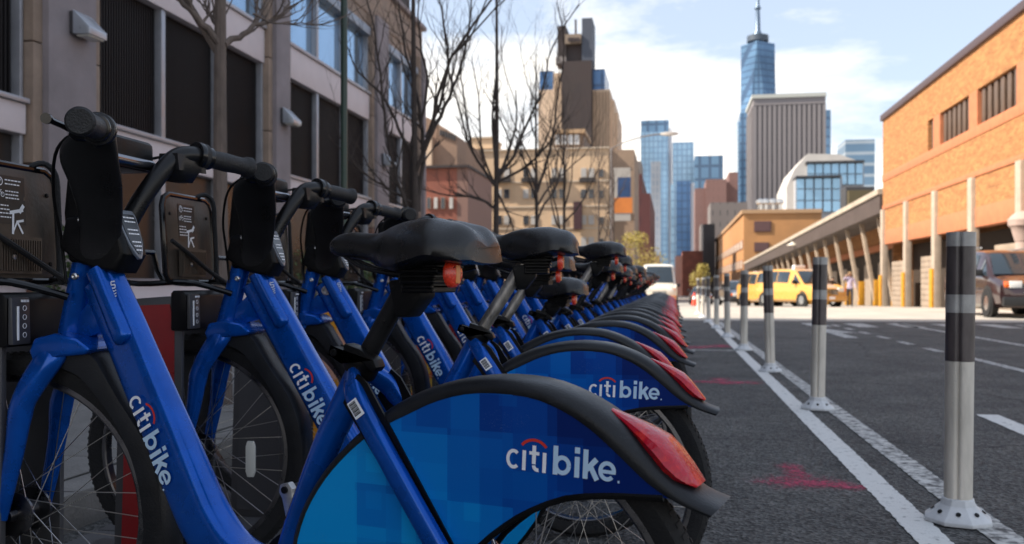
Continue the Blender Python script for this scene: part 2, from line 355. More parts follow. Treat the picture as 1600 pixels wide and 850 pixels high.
def make_bike():
    B = thing('share_bike', 'proto', 'bicycle', group='blue share bikes docked in a row')
    # --- frame
    down = smooth_pts([(0.914, 0, 0.866), (0.864, 0, 0.784), (0.799, 0, 0.672), (0.731, 0, 0.558), (0.680, 0, 0.470), (0.634, 0, 0.399), (0.578, 0, 0.346), (0.515, 0, 0.322), (0.45, 0, 0.305)], 4)
    rr = [0.045 + 0.003 * min(1, i / 14) - 0.006 * max(0, (i - 20) / 13) for i in range(len(down))]
    M().tube(down, rr, n=24, lat=[0.50 + 0.012 * i for i in range(len(down))], ex=4.0, ref=(0, 1, 0)).build('frame_beam', blue, B, smooth=50)
    M().tube([(0.962, 0, 0.905), (0.975, 0, 0.86), (1.008, 0, 0.735)], [0.026, 0.026, 0.028], n=20, ref=(0, 1, 0)).build('head_tube', blue, B)
    M().prism([(0.965, 0.80), (0.90, 0.86), (0.86, 0.82), (0.90, 0.76), (0.99, 0.735), (0.985, 0.78)], -0.012, 0.012).build('head_gusset', blue, B, bevel=0.004)
    cc = smooth_pts([(0.905, 0, 0.875), (0.872, 0, 0.815), (0.835, 0, 0.752), (0.822, 0, 0.732)], 3)
    c_ = M().tube([(x + 0.000, 0.024, z + 0.010) for x, y, z in cc], [0.021] * 5 + [0.022] * 3 + [0.019, 0.012], n=14, lat=0.8, ref=(0, 1, 0), ex=2.6)
    c_.build('cable_cover', blue, B)
    M().tube(smooth_pts([(0.455, 0, 0.30), (0.42, 0, 0.42), (0.36, 0, 0.565), (0.319, 0, 0.642), (0.283, 0, 0.715)], 3), [0.030, 0.029, 0.028, 0.027, 0.026, 0.026, 0.026, 0.026, 0.026, 0.026, 0.025, 0.024, 0.023], n=24).build('seat_tube', blue, B)
    M().lathe([(0.0, -0.05), (0.034, -0.05), (0.038, -0.04), (0.038, 0.04), (0.034, 0.05), (0.0, 0.05)], (0.455, 0, 0.30), n=28, closed=False).build('bottom_bracket', blue, B)
    for s in (1, -1):
        pts = [(0.292, s * 0.020, 0.705), (0.268, s * 0.048, 0.682), (0.246, s * 0.060, 0.652), (0.17, s * 0.066, 0.545), (0.09, s * 0.070, 0.434), (0.02, s * 0.072, 0.34), (0.0, s * 0.072, 0.325)]
        M().tube(smooth_pts(pts, 3), [0.014, 0.016, 0.018, 0.019, 0.019, 0.019] + [0.0185] * 12 + [0.016], n=16, lat=0.62, ref=(0, 1, 0), ex=3.0).build('seat_stay', blue, B, smooth=50)
        M().tube([(0.45, s * 0.035, 0.295), (0.36, s * 0.065, 0.30), (0.0, s * 0.070, 0.325)], 0.011, n=12).build('chain_stay', blue, B)
        M().prism([(0.256, 0.705), (0.236, 0.690), (0.066, 0.43), (0.040, 0.395), (0.085, 0.39), (0.112, 0.42), (0.285, 0.655)], s * 0.0500, s * 0.0548).build('panel_trim', blk, B)
    # --- barcode label on the near stay
    d = Vector((-0.155, 0, -0.218)).normalized(); up = Vector((-d.z, 0, d.x)) * 1
    lb = M(); o = (0.2475, 0.0745, 0.6535)
    strip(lb.mat(0), o, d, up, (0, 1, 0), -0.011, 0.020, -0.0105, 0.0105)
    x = -0.008
    for i in range(11):
        wd = (0.0012, 0.002, 0.0008)[(i * 7) % 3]
        strip(lb.mat(1), o, d, up, (0, 1, 0), x, x + wd, -0.006, 0.0085, 0.0010); x += wd + 0.0008
    lb.build('barcode_label', [whitep, blk], B, smooth=0)
    # --- seat clamp and post
    cl = M(); ax = Vector((-0.54, 0, 0.84))
    cl.tube([Vector((0.291, 0, 0.703)), Vector((0.291, 0, 0.703)) + ax * 0.03], 0.031, n=24)
    cl.prism([(0.305, 0.722), (0.329, 0.735), (0.324, 0.748), (0.297, 0.740), (0.266, 0.727), (0.240, 0.706), (0.232, 0.715), (0.238, 0.728), (0.266, 0.745), (0.297, 0.754)], 0.004, 0.034)
    cl.tube([(0.318, -0.01, 0.738), (0.318, 0.038, 0.738)], 0.007, n=12)
    cl.build('seat_clamp', blk, B, bevel=0.003)
    p0 = Vector((0.31, 0, 0.675)); p1 = Vector((0.172, 0, 0.888))
    M().tube([p0, p1], 0.0172, n=20).build('seat_post', satin, B)
    # --- saddle
    sec = []
    S = [  # x, half width, top, edge height, bottom
        (0.345, 0.004, 0.922, 0.918, 0.914), (0.342, 0.014, 0.935, 0.921, 0.910), (0.325, 0.020, 0.944, 0.922, 0.904), (0.295, 0.023, 0.947, 0.922, 0.900), (0.26, 0.027, 0.944, 0.912, 0.894),
        (0.234, 0.036, 0.947, 0.902, 0.884), (0.208, 0.056, 0.957, 0.893, 0.878), (0.178, 0.078, 0.965, 0.888, 0.876), (0.145, 0.094, 0.967, 0.892, 0.882), (0.112, 0.102, 0.965, 0.899, 0.888),
        (0.086, 0.104, 0.959, 0.902, 0.890), (0.062, 0.099, 0.953, 0.900, 0.888), (0.047, 0.085, 0.942, 0.900, 0.890), (0.038, 0.064, 0.926, 0.899, 0.890)]
    S2 = []
    for i in range(len(S) - 1):
        A_, B_2, C_, D_ = S[max(i - 1, 0)], S[i], S[i + 1], S[min(i + 2, len(S) - 1)]
        for j in range(4):
            q_ = j / 4; S2.append([0.5 * (2 * b1 + (-a1 + c1) * q_ + (2 * a1 - 5 * b1 + 4 * c1 - d1) * q_ * q_ + (-a1 + 3 * b1 - 3 * c1 + d1) * q_ ** 3) for a1, b1, c1, d1 in zip(A_, B_2, C_, D_)])
    S2.append(S[-1])
    for x, hw, zt, ze, zb in S2:
        ring = []; hw = max(hw, 0.004)
        gv = 0.010 * max(0.0, min(1.0, (0.215 - x) / 0.10))           # hollow along the middle
        for j in range(29):
            a = pi * j / 28
            y = hw * cos(a); q = max(0.0, sin(a)) ** 0.74
            z = ze + (zt - ze) * q - gv * math.exp(-(y / 0.022) ** 2) + 0.004 * max(0.0, min(1.0, (0.16 - x) / 0.05)) * math.exp(-((abs(y) - 0.05) / 0.03) ** 2)
            ring.append((x + 0.016 * (abs(y) / 0.1) ** 2 * max(0.0, min(1.0, (0.12 - x) / 0.05)), y, z))
        for j in range(1, 8):
            a = pi + pi * j / 8
            ring.append((x, hw * 0.93 * cos(a), ze + (zb - ze) * abs(sin(a)) ** 0.6))
        sec.append(ring)
    sad = M().loft(sec).build('saddle', vinyl, B, smooth=60)
    rl = M()
    for s in (1, -1):
        rl.tube(smooth_pts([(0.318, s * 0.008, 0.908), (0.27, s * 0.02, 0.885), (0.20, s * 0.022, 0.874), (0.14, s * 0.024, 0.872), (0.08, s * 0.04, 0.885)], 3), 0.0038, n=8)
    rl.build('saddle_rail', satin, sad)
    bw = M()
    for k in range(6):
        bw.box(0.100 + 0.003 * (k % 2) + 0.003 * k, 0.190 - 0.003 * k, -0.048 + 0.003 * (k % 2), 0.048 - 0.003 * (k % 2), 0.898 - 0.0085 * k - 0.007, 0.898 - 0.0085 * k)
    bw.box(0.118, 0.180, -0.040, 0.040, 0.842, 0.9)
    bw.tube([(0.185, 0, 0.87), (0.168, 0, 0.895)], 0.03, n=16)
    bw.build('saddle_bellows', blk, sad, bevel=0.002, seg=1)
    hs = M().prism([(0.215, 0.862), (0.20, 0.80), (0.178, 0.80), (0.15, 0.835), (0.15, 0.87)], -0.026, 0.026).build('saddle_bracket', blk, sad, bevel=0.006)
    tl = M(); tl.prism([(0.060 + 0.0, 0.870)] and [(0.024 * cos(a * pi / 8), 0.026 * sin(a * pi / 8)) for a in range(16)], 0.0, 0.012, 'x')
    tl = M(); tl.lathe([(0.0, 0.009), (0.017, 0.007), (0.022, 0.003), (0.0235, -0.002), (0.0235, -0.004), (0.0, -0.005)], (0, 0, 0), axis='x', n=28, closed=False)
    t_ = tl.build('saddle_reflector', orgl, sad); t_.location = (0.086, 0.030, 0.873); t_.rotation_euler = (0, 0, pi - 0.10)
    t2 = M().box(0.004, 0.0095, -0.004, 0.008, -0.016, 0.014).build('reflector_strip', amber, sad, bevel=0.002); t2.location = t_.location; t2.rotation_euler = t_.rotation_euler
    # --- rear fender: a rounded band with a printed side panel on each side
    outer = smooth_pts([(0.30, 0.10), (0.365, 0.20), (0.395, 0.30), (0.402, 0.388), (0.381, 0.464), (0.339, 0.530), (0.290, 0.582), (0.242, 0.624), (0.187, 0.661), (0.118, 0.691), (0.029, 0.709), (-0.061, 0.707), (-0.128, 0.688), (-0.183, 0.660), (-0.235, 0.622), (-0.280, 0.581), (-0.318, 0.552), (-0.350, 0.540)], 3)
    inner = smooth_pts([(0.286, 0.115), (0.350, 0.21), (0.380, 0.305), (0.386, 0.388), (0.365, 0.458), (0.324, 0.521), (0.275, 0.571), (0.222, 0.611), (0.160, 0.642), (0.099, 0.669), (0.029, 0.684), (-0.055, 0.682), (-0.112, 0.665), (-0.160, 0.638), (-0.205, 0.602), (-0.248, 0.566), (-0.292, 0.542), (-0.338, 0.527)], 3)
    sec = []
    nn = len(outer)
    for i, (po, pi_) in enumerate(zip(outer, inner)):
        po, pi_ = Vector((po[0], 0, po[1])), Vector((pi_[0], 0, pi_[1]))
        f = i / (nn - 1); fl = 1.0 + (0.04 * max(0, (f - 0.9) / 0.1)); th = pi_ + (po - pi_) * 0.25
        ring = []
        for y, q in ((0.0525, 0), (0.0545, 0.25), (0.052, 0.55), (0.043, 0.8), (0.028, 0.94), (0.0, 1.0), (-0.028, 0.94), (-0.043, 0.8), (-0.052, 0.55), (-0.0545, 0.25), (-0.0525, 0), (-0.046, 0.1), (0.0, 0.55), (0.046, 0.1)):
            p = pi_ + (po - pi_) * q; ring.append((p.x, y * fl, p.z))
        sec.append(ring)
    M().loft(sec).build('rear_fender', skirtm, B, smooth=50)
    poly = [p for p in inner][3:-3]
    under = [(-0.270, 0.5480), (-0.231, 0.546), (-0.182, 0.543), (-0.119, 0.533), (-0.061, 0.508), (-0.017, 0.480), (0.03, 0.440), (0.06, 0.395), (0.082, 0.33), (0.11, 0.25), (0.17, 0.17)]
    grow = lambda p: (p[0] + (p[0]) * 0.012, p[1] + 0.004)
    full = [grow(p) for p in poly] + under
    for s in (1, -1):
        pn = M().prism(full, s * 0.0490, s * 0.0515).build('fender_panel', printm, B)
        if s == 1:
            L = M(); logo(L, (-0.020, 0.0519, 0.5705), (-1, 0, -0.042), (-0.042, 0, 1), (0, 1, 0), 0.000160); L.build('wordmark', [whitep, paleb, redp], pn, smooth=0)
        e = M(); ew = []
        for p in smooth_pts([(a, b) for a, b in under], 2):
            ew.append((p[0], s * 0.050, p[1] - 0.001))
        M().tube(ew, 0.0052, n=8).build('panel_edge', blk, B)
    # --- rear light set in the fender
    lo = [(-0.176, 0.6655, 0.004), (-0.205, 0.6545, 0.016), (-0.235, 0.642, 0.026), (-0.262, 0.628, 0.033), (-0.280, 0.610, 0.035), (-0.296, 0.590, 0.033), (-0.308, 0.574, 0.027), (-0.316, 0.564, 0.018)]
    li = [(-0.179, 0.659), (-0.203, 0.643), (-0.228, 0.622), (-0.250, 0.602), (-0.267, 0.584), (-0.283, 0.572), (-0.297, 0.565), (-0.310, 0.560)]
    sec = []
    for (x, z, w), (xi, zi) in zip(lo, li):
        ring = []
        for y, q in ((1.12, 0.0), (1.32, 0.35), (1.18, 0.72), (0.75, 0.96), (0.0, 1.0), (-0.75, 0.96), (-1.18, 0.72), (-1.32, 0.35), (-1.12, 0.0)):
            ring.append((xi + (x - xi) * q, max(-0.0565, min(0.0565, y * max(w, 0.006) * 1.08)), zi + (z - zi) * q))
        sec.append(ring)
    M().loft(sec).build('tail_light', redl, B, smooth=40)
    wheel(B, (0, 0, 0.33), 'rear', False)
    # --- crank, chain guard, pedals
    cg = M().lathe([(0.0, -0.062), (0.085, -0.062), (0.095, -0.056), (0.095, -0.048), (0.0, -0.048)], (0.455, 0, 0.30), n=40, closed=False).build('chain_guard', blk, B)
    for s, dx, dz in ((-1, 0.045, 0.165), (1, -0.045, -0.165)):
        k = M(); bx, bz = 0.455, 0.30
        d = Vector((dx, 0, dz)).normalized(); q = Vector((-d.z, 0, d.x)); ys = s * 0.068
        ring = lambda y: [(Vector((bx, y, bz)) + d * a + q * b) for a, b in ((-0.02, -0.016), (-0.02, 0.016), (0.155, 0.0125), (0.168, 0.017), (0.182, 0.010), (0.182, -0.010), (0.168, -0.017), (0.155, -0.0125))]
        k.loft([ring(ys - 0.008), ring(ys + 0.008)])
        co = k.build('crank_arm', mat('crank_alloy', (0.45, 0.45, 0.45), 0.45, 0.9, var=0.3, vscale=40), B, bevel=0.003)
        pc = Vector((bx, s * 0.125, bz)) + d * 0.17
        M().tube([(pc.x, ys - s * 0.012, pc.z), (pc.x, s * 0.17, pc.z)], 0.007, n=10).build('pedal_axle', blk, co)
        if s == 1:
            M().box(pc.x - 0.045, pc.x + 0.045, pc.y - 0.045, pc.y + 0.045, pc.z - 0.012, pc.z + 0.012).build('pedal', blk, co, bevel=0.006)
    # --- wordmark on the beam
    dv = Vector((-0.0878, 0, -0.1575)).normalized(); uv = Vector((dv.z, 0, -dv.x))
    uv = Vector((-0.873, 0, 0.487)); dv = Vector((-0.487, 0, -0.873))
    L = M(); st = Vector((0.785, 0.0345, 0.652)) - uv * 0.030 + dv * 0.010
    logo(L, st, dv, uv, (0, 1, 0), 0.000166); L.build('beam_wordmark', [whitep, paleb, redp], B, smooth=0)
    # --- steered parts, all about the steering axis
    F = []
    def fp(m, name, mt, **k):
        o = m.build(name, mt, B, off=AX, **k); F.append(o); return o
    def fs(m, name, mt, par, **k):
        o = m.build(name, mt, par, off=AX, **k); o.location = (0, 0, 0); return o
    fk = M()
    for s in (1, -1):
        fk.tube(smooth_pts([(0.990, s * 0.038, 0.735), (1.004, s * 0.050, 0.705), (1.040, s * 0.060, 0.645), (1.058, s * 0.062, 0.60), (1.070, s * 0.064, 0.52), (1.10, s * 0.066, 0.385)], 3), [0.026, 0.029, 0.030, 0.030, 0.029, 0.028, 0.027, 0.026, 0.026, 0.027, 0.025, 0.023, 0.021, 0.019, 0.017, 0.015], n=16, lat=0.55, ref=(0, 1, 0))
    fp(fk, 'fork', blue)
    fp(M().prism([(1.042, 0.722), (1.030, 0.748), (0.985, 0.758), (0.935, 0.748), (0.905, 0.728), (0.918, 0.716), (0.97, 0.712), (1.03, 0.694)], -0.062, 0.062), 'fork_crown', blue, bevel=0.009, seg=3)
    # front fender skirt
    so_ = smooth_pts([(1.04, 0.735), (0.975, 0.732), (0.913, 0.720), (0.880, 0.672), (0.848, 0.622), (0.800, 0.556), (0.771, 0.485), (0.757, 0.400), (0.757, 0.335), (0.768, 0.285)], 3)
    si_ = smooth_pts([(1.045, 0.70), (0.995, 0.690), (0.945, 0.672), (0.905, 0.632), (0.870, 0.588), (0.836, 0.528), (0.814, 0.462), (0.803, 0.390), (0.802, 0.335), (0.806, 0.290)], 3)
    sec = []
    for (ox, oz), (ix, iz) in zip(so_, si_):
        ring = []
        for y, q in ((0.041, 0), (0.043, 0.5), (0.041, 0.86), (0.030, 0.98), (0, 1.0), (-0.030, 0.98), (-0.041, 0.86), (-0.043, 0.5), (-0.041, 0), (-0.037, 0.03), (0.0, 0.82), (0.037, 0.03)):
            ring.append((ix + (ox - ix) * q, y, iz + (oz - iz) * q))
        sec.append(ring)
    fp(M().loft(sec), 'front_fender', skirtm, smooth=50)
    w = wheel(B, (1.10, 0, 0.385), 'front', True)
    # move the wheel under the steering axis
    piv = sub('front_wheel_pivot', B, AX)
    bpy.data.objects.remove(piv)
    w['steer_r'] = 1.10 - AX[0]; F.append(w)
    # column and console
    col = M().prism([(0.975, 0.90), (0.985, 1.00), (0.975, 1.11), (0.955, 1.125), (0.90, 1.11), (0.89, 1.00), (0.885, 0.90)], -0.034, 0.034)
    colo = fp(col, 'steering_column', blk, bevel=0.012, seg=3)
    fs(M().tube([(0.868, -0.092, 1.108), (0.868, 0.092, 1.108)], 0.0125, n=16), 'cross_bar', mat('dark_chrome', (0.25, 0.25, 0.27), 0.2, 1.0), colo)
    fs(M().box(0.862, 0.945, -0.100, 0.055, 1.092, 1.158), 'lamp_housing', blk, colo, bevel=0.016, seg=3)
    con = M(); sec = []
    for y, k in ((-0.038, 0.0), (-0.036, 0.6), (-0.030, 1.0), (0.034, 1.0), (0.041, 0.6), (0.044, 0.0)):
        pl = [(0.900, 1.005), (0.872, 1.000), (0.847, 0.950), (0.840, 0.915), (0.862, 0.878), (0.90, 0.884), (0.95, 0.900), (0.99, 0.930), (0.975, 0.99)]
        cx, cz = 0.905, 0.935
        sec.append([(cx + (px - cx) * (0.86 + 0.14 * k), y, cz + (pz - cz) * (0.86 + 0.14 * k)) for px, pz in pl])
    cono = fp(con.loft(sec), 'console', blk, bevel=0.003, smooth=50)
    # shield plate on the rear slope of the console
    a = Vector((0.874, 0.003, 1.004)); b_ = Vector((0.8375, 0.003, 0.905)); dn = (b_ - a); ln = dn.length; dn.normalize(); nrm = Vector((dn.z, 0, -dn.x));  # outward, backwards
    if nrm.x > 0: nrm = -nrm
    lat = Vector((0, 1, 0))
    def shield(m, sc_, lift, h):
        out = [(0.0, 0.026), (0.10, 0.032), (0.4, 0.031), (0.7, 0.024), (0.9, 0.013), (1.0, 0.004)]
        pts = [(s_, w_) for s_, w_ in out] + [(s_, -w_) for s_, w_ in reversed(out)]
        P = lambda s_, w_, l: a + dn * ((0.5 + (s_ - 0.5) * sc_) * ln) + lat * (w_ * sc_) + nrm * l
        m.loft([[P(s_, w_, lift) for s_, w_ in pts], [P(s_, w_, lift + h) for s_, w_ in pts]])
    sp_ = M(); shield(sp_, 1.0, 0.001, 0.007); fs(sp_, 'plate_frame', mat('plate_grey', (0.16, 0.18, 0.21), 0.35, 0.3, var=0.2), cono, bevel=0.002)
    sp_ = M(); shield(sp_, 0.82, 0.0081, 0.0012); fs(sp_, 'plate_face', gloss, cono)
    tx = M(); rnd = random.Random(3)
    for i in range(9):
        s_ = 0.15 + i * 0.083; wmax = 0.02 * (1 - max(0, s_ - 0.5) * 1.3)
        if i in (2, 5): continue
        x = -wmax
        while x < wmax - 0.003:
            q = rnd.uniform(0.002, 0.006)
            P0 = a + dn * (s_ * ln) + nrm * 0.0096
            tx.quad(P0 + lat * x, P0 + lat * min(x + q, wmax), P0 + lat * min(x + q, wmax) + dn * 0.0028, P0 + lat * x + dn * 0.0028); x += q + 0.0012
    fs(tx, 'plate_lettering', whitep, cono, smooth=0)
    # handlebar: a deep cast arm on each side carrying a bar and grip
    hb = M()
    for s in (1, -1):
        sec = []
        for z, x0, x1, y, th in ((0.905, 0.865, 0.955, 0.034, 0.020), (0.95, 0.852, 0.942, 0.040, 0.020), (1.0, 0.834, 0.930, 0.062, 0.020), (1.05, 0.816, 0.926, 0.092, 0.022), (1.09, 0.806, 0.926, 0.118, 0.026), (1.118, 0.800, 0.912, 0.134, 0.032), (1.136, 0.798, 0.885, 0.142, 0.034), (1.152, 0.803, 0.850, 0.147, 0.026)):
            sec.append((z, x0, x1, y, th))
        fine = []
        for i in range(len(sec) - 1):
            for j in range(3):
                t_ = j / 3; t_ = t_ if i else t_
                pa, pb, pc, pd = sec[max(i - 1, 0)], sec[i], sec[i + 1], sec[min(i + 2, len(sec) - 1)]
                fine.append([0.5 * (2 * B1 + (-A1 + C1) * t_ + (2 * A1 - 5 * B1 + 4 * C1 - D1) * t_ ** 2 + (-A1 + 3 * B1 - 3 * C1 + D1) * t_ ** 3) for A1, B1, C1, D1 in zip(pa, pb, pc, pd)])
        fine.append(list(sec[-1]))
        sec = []
        for z, x0, x1, y, th in fine:
            a_, b_2, cx_ = (x1 - x0) / 2, th / 2, (x0 + x1) / 2; ring = []
            for j in range(24):
                t_ = 2 * pi * j / 24; c_1, s_1 = cos(t_), sin(t_)
                ring.append((cx_ + a_ * math.copysign(abs(c_1) ** 0.7, c_1), s * (y + b_2 * math.copysign(abs(s_1) ** 0.7, s_1)), z))
            sec.append(ring)
        hb.loft(sec) if s > 0 else None
        if s < 0:
            hb.tube(smooth_pts([(0.900, -0.036, 0.955), (0.872, -0.060, 1.030), (0.840, -0.094, 1.100), (0.826, -0.122, 1.130), (0.812, -0.150, 1.139), (0.80, -0.185, 1.140)], 3), 0.0195, n=16)
            hb.loft([[(x_ + dx, y_, z_) for x_, z_ in ((0.804, 1.136), (0.846, 1.136), (0.852, 1.10), (0.845, zb_), (0.815, zb_), (0.80, 1.10))] for y_, dx, zb_ in ((-0.100, 0.006, 1.10), (-0.118, 0.002, 1.078), (-0.160, -0.006, 1.078), (-0.182, -0.012, 1.105))])
        hb.tube(smooth_pts([(0.836, s * 0.128, 1.120), (0.824, s * 0.146, 1.134), (0.812, s * 0.162, 1.139), (0.80, s * 0.185, 1.140)], 3), 0.0185, n=16)
    hbo = fp(hb, 'handlebar', satin, smooth=55)
    for s in (1, -1):
        g = M(); p0 = Vector((0.806, s * 0.178, 1.140)); p1 = Vector((0.748, s * 0.315, 1.129)); dd = (p1 - p0)
        prof = []
        for t_, r_ in ((0, 0.0215), (0.03, 0.030), (0.10, 0.030), (0.13, 0.0215), (0.3, 0.0205), (0.5, 0.0215), (0.7, 0.020), (0.86, 0.0205), (0.9, 0.0245), (0.97, 0.025), (1.0, 0.021)):
            prof.append((p0 + dd * t_, r_))
        g.tube([p for p, r in prof], [r for p, r in prof], n=24)
        fs(g, 'grip', rubg, hbo, smooth=40)
        c_ = M(); c_.tube([p0 + dd * 0.02, p0 + dd * 0.20], 0.026, n=24)
        c_.tube([p0 - dd * 0.06, p0 + dd * 0.03], 0.031, n=24)
        fs(c_, 'gear_shifter' if s < 0 else 'brake_clamp', gloss, hbo, bevel=0.002)
        lv = M(); lv.tube([p0 - dd * 0.02 + Vector((0.010, 0, -0.004)), p0 + dd * 0.16 + Vector((0.040, 0, -0.004)), p0 + dd * 0.22 + Vector((0.052, 0, -0.002))], [0.021, 0.019, 0.012], n=14); q0 = p0 + dd * 0.0 + Vector((0.035, 0, 0.004))
        lv.tube(smooth_pts([p0 + dd * 0.0 + Vector((0.018, 0, 0)), q0 + dd * 0.1 + Vector((0.012, 0, -0.004)), q0 + dd * 0.35 + Vector((0.024, 0, 0.0)), q0 + dd * 0.75 + Vector((0.036, 0, 0.006))], 3), [0.014, 0.013, 0.011, 0.009, 0.0075, 0.0065, 0.006, 0.006, 0.006, 0.0085], n=10)
        lv.tube([q0 + dd * 0.75 + Vector((0.036, 0, 0.006)), q0 + dd * 0.8 + Vector((0.037, 0, 0.006))], 0.0095, n=12)
        fs(lv, 'brake_lever', gloss, hbo)
    cb_ = M()
    for s in (1, -1):
        cb_.tube(smooth_pts([(0.832, s * 0.165, 1.136), (0.885, s * 0.150, 1.135), (0.945, s * 0.110, 1.105), (0.985, s * 0.060, 1.03), (0.992, s * 0.028, 0.95), (0.985, s * 0.022, 0.86)], 4), 0.0032, n=8)
    fs(cb_, 'brake_cable', blk, hbo)
    # front rack with its back plate, sticker and elastic cord
    rk = M()
    fr = [(-0.128, 0.885), (-0.128, 1.07), (-0.118, 1.092), (-0.095, 1.103), (0.095, 1.103), (0.118, 1.092), (0.128, 1.07), (0.128, 0.885), (0.115, 0.866), (0.09, 0.862), (-0.09, 0.862), (-0.115, 0.866), (-0.128, 0.885)]
    rk.tube([(1.115 + 0.06 * (z - 0.86), y, z) for y, z in fr], 0.0085, n=10)
    for s in (1, -1):
        rk.tube(smooth_pts([(1.115, s * 0.10, 0.864), (1.06, s * 0.085, 0.860), (1.00, s * 0.045, 0.84), (0.975, s * 0.03, 0.83)], 3), 0.008, n=10)
        rk.tube(smooth_pts([(1.11, s * 0.105, 0.862), (1.20, s * 0.12, 0.858), (1.27, s * 0.11, 0.875), (1.285, s * 0.09, 0.95)], 3), 0.008, n=10)
    rk.tube([(1.285, -0.09, 0.95), (1.285, 0.09, 0.95)], 0.008, n=10)
    rko = fp(rk, 'front_rack', gloss)
    bp = M(); n2 = 8; cp = []
    for (cy, cz, a0) in ((0.09, 1.065, 0), (-0.09, 1.065, 90), (-0.09, 0.90, 180), (0.09, 0.90, 270)):
        for i in range(5):
            a = radians(a0 + 90 * i / 4); cp.append((cy + 0.033 * cos(a), cz + 0.033 * sin(a)))
    bp.loft([[(1.110 + 0.06 * (z - 0.86), y, z) for y, z in cp], [(1.116 + 0.06 * (z - 0.86), y, z) for y, z in cp]])
    bpo = fs(bp, 'back_plate', rackm, rko, bevel=0.002)
    rx = lambda z: 1.110 + 0.06 * (z - 0.86)
    st = M()
    st.loft([[(rx(z) - 0.001, y, z) for y, z in ((-0.03, 1.08), (0.058, 1.08), (0.058, 0.98), (-0.03, 0.98))], [(rx(z) - 0.0002, y, z) for y, z in ((-0.03, 1.08), (0.058, 1.08), (0.058, 0.98), (-0.03, 0.98))]])
    fs(st, 'sticker', mat('sticker_black', (0.012, 0.012, 0.012), 0.35, var=0.4, col2=(0.10, 0.07, 0.045), thr=(0.62, 0.66), vscale=45), rko)
    fg = M(); rnd = random.Random(5)
    def wq(y0, z0, y1, z1, w=0.002):
        d = Vector((0, y1 - y0, z1 - z0)); L = d.length or 1; q = Vector((0, -d.z, d.y)) / L * w / 2
        A = Vector((rx(z0) - 0.0017, y0, z0)); B2 = Vector((rx(z1) - 0.0017, y1, z1)); fg.quad(A + q, A - q, B2 - q, B2 + q)
    for i in range(12):                            # ring round the question mark
        a0, a1 = 2 * pi * i / 12, 2 * pi * (i + 1) / 12
        wq(0.043 + 0.0085 * cos(a0), 1.067 + 0.0085 * sin(a0), 0.043 + 0.0085 * cos(a1), 1.067 + 0.0085 * sin(a1), 0.0018)
    for y0, z0, y1, z1 in ((0.046, 1.070, 0.043, 1.0725), (0.043, 1.0725, 0.040, 1.070), (0.040, 1.070, 0.043, 1.066), (0.043, 1.066, 0.043, 1.0645), (0.043, 1.063, 0.043, 1.0615)): wq(y0, z0, y1, z1, 0.0018)
    for cy in (0.036, 0.050):                      # little bicycle
        for i in range(8):
            a0, a1 = 2 * pi * i / 8, 2 * pi * (i + 1) / 8
            wq(cy + 0.0048 * cos(a0), 1.040 + 0.0048 * sin(a0), cy + 0.0048 * cos(a1), 1.040 + 0.0048 * sin(a1), 0.0013)
    for l in ((0.050, 1.040, 0.044, 1.048), (0.044, 1.048, 0.036, 1.040), (0.044, 1.048, 0.038, 1.049)): wq(*l, 0.0013)
    for zr, ya in ((1.071, 0.028), (1.063, 0.028), (1.048, 0.028), (1.041, 0.028), (1.034, 0.028), (1.018, 0.055), (1.010, 0.055), (1.002, 0.055), (0.994, 0.055)):
        y = ya
        for _ in range(5):
            q = rnd.uniform(0.004, 0.009); wq(y, zr, y - q, zr, 0.0026); y -= q + 0.0018
            if y < ya - 0.042 or (ya > 0.05 and y < 0.018): break
    for y0, z0, y1, z1, w_ in ((0.018, 1.004, -0.022, 1.012, 0.007), (-0.010, 1.006, -0.024, 1.022, 0.009), (0.008, 1.004, 0.012, 0.960, 0.006), (0.0, 0.986, -0.022, 0.990, 0.005), (-0.004, 0.984, -0.018, 0.962, 0.005), (0.012, 0.962, -0.002, 0.986, 0.004)):
        wq(y0, z0, y1, z1, w_)                      # arrowed figure
    fs(fg, 'sticker_print', whitep, rko, smooth=0)
    lv = M(); lv.box(1.098, 1.108, -0.055, 0.075, 0.878, 0.955)
    for i in range(17): lv.box(1.093, 1.0985, -0.048 + i * 0.0072, -0.0445 + i * 0.0072, 0.884, 0.948)
    tag(fs(lv, 'ribbed_cover', rackm, rko, smooth=0), kind='stuff')
    for y in (-0.012, 0.035):
        fs(M().lathe([(0.0, -0.004), (0.0055, -0.003), (0.0055, 0.002), (0.0, 0.002)], (1.094, y, 0.912), axis='x', n=12, closed=False), 'screw', steel, rko)
    for y, z in ((-0.10, 1.05), (-0.10, 0.90), (0.10, 1.05)):
        fs(M().lathe([(0.0, -0.003), (0.005, -0.002), (0.005, 0.004), (0.0, 0.004)], (rx(z), y, z), axis='x', n=10, closed=False), 'screw', blk, rko)
    cd = M(); cd.tube(smooth_pts([(1.135, -0.055, 1.105), (1.115, -0.080, 1.118), (1.100, -0.100, 1.095), (1.098, -0.106, 1.03), (1.092, -0.104, 0.93), (1.085, -0.095, 0.875), (1.06, -0.07, 0.862)], 4), 0.0065, n=8)
    cd.tube(smooth_pts([(1.10, 0.125, 0.975), (1.085, 0.06, 0.94), (1.075, -0.03, 0.895), (1.04, -0.06, 0.862)], 4), 0.006, n=8)
    fs(cd, 'elastic_cord', rubber, rko)
    for x, y, z in ((0.874, 0.052, 1.003), (0.932, 0.049, 0.985), (0.955, 0.036, 0.872)):
        m_ = M().lathe([(0.0, -0.003), (0.007, -0.003), (0.007, 0.003), (0.004, 0.005), (0.0, 0.0035)], (x, y, z), axis='y', n=14, closed=False)
        fs(m_, 'bolt', steel, cono)
    # flag shield printed near the top of the beam
    em = M(); o = Vector((0.8385, 0.0353, 0.842)) 
    ex, ez = Vector((-0.97, 0, 0.1)).normalized() * 1.35, Vector((0.1, 0, 0.97)).normalized() * 1.1
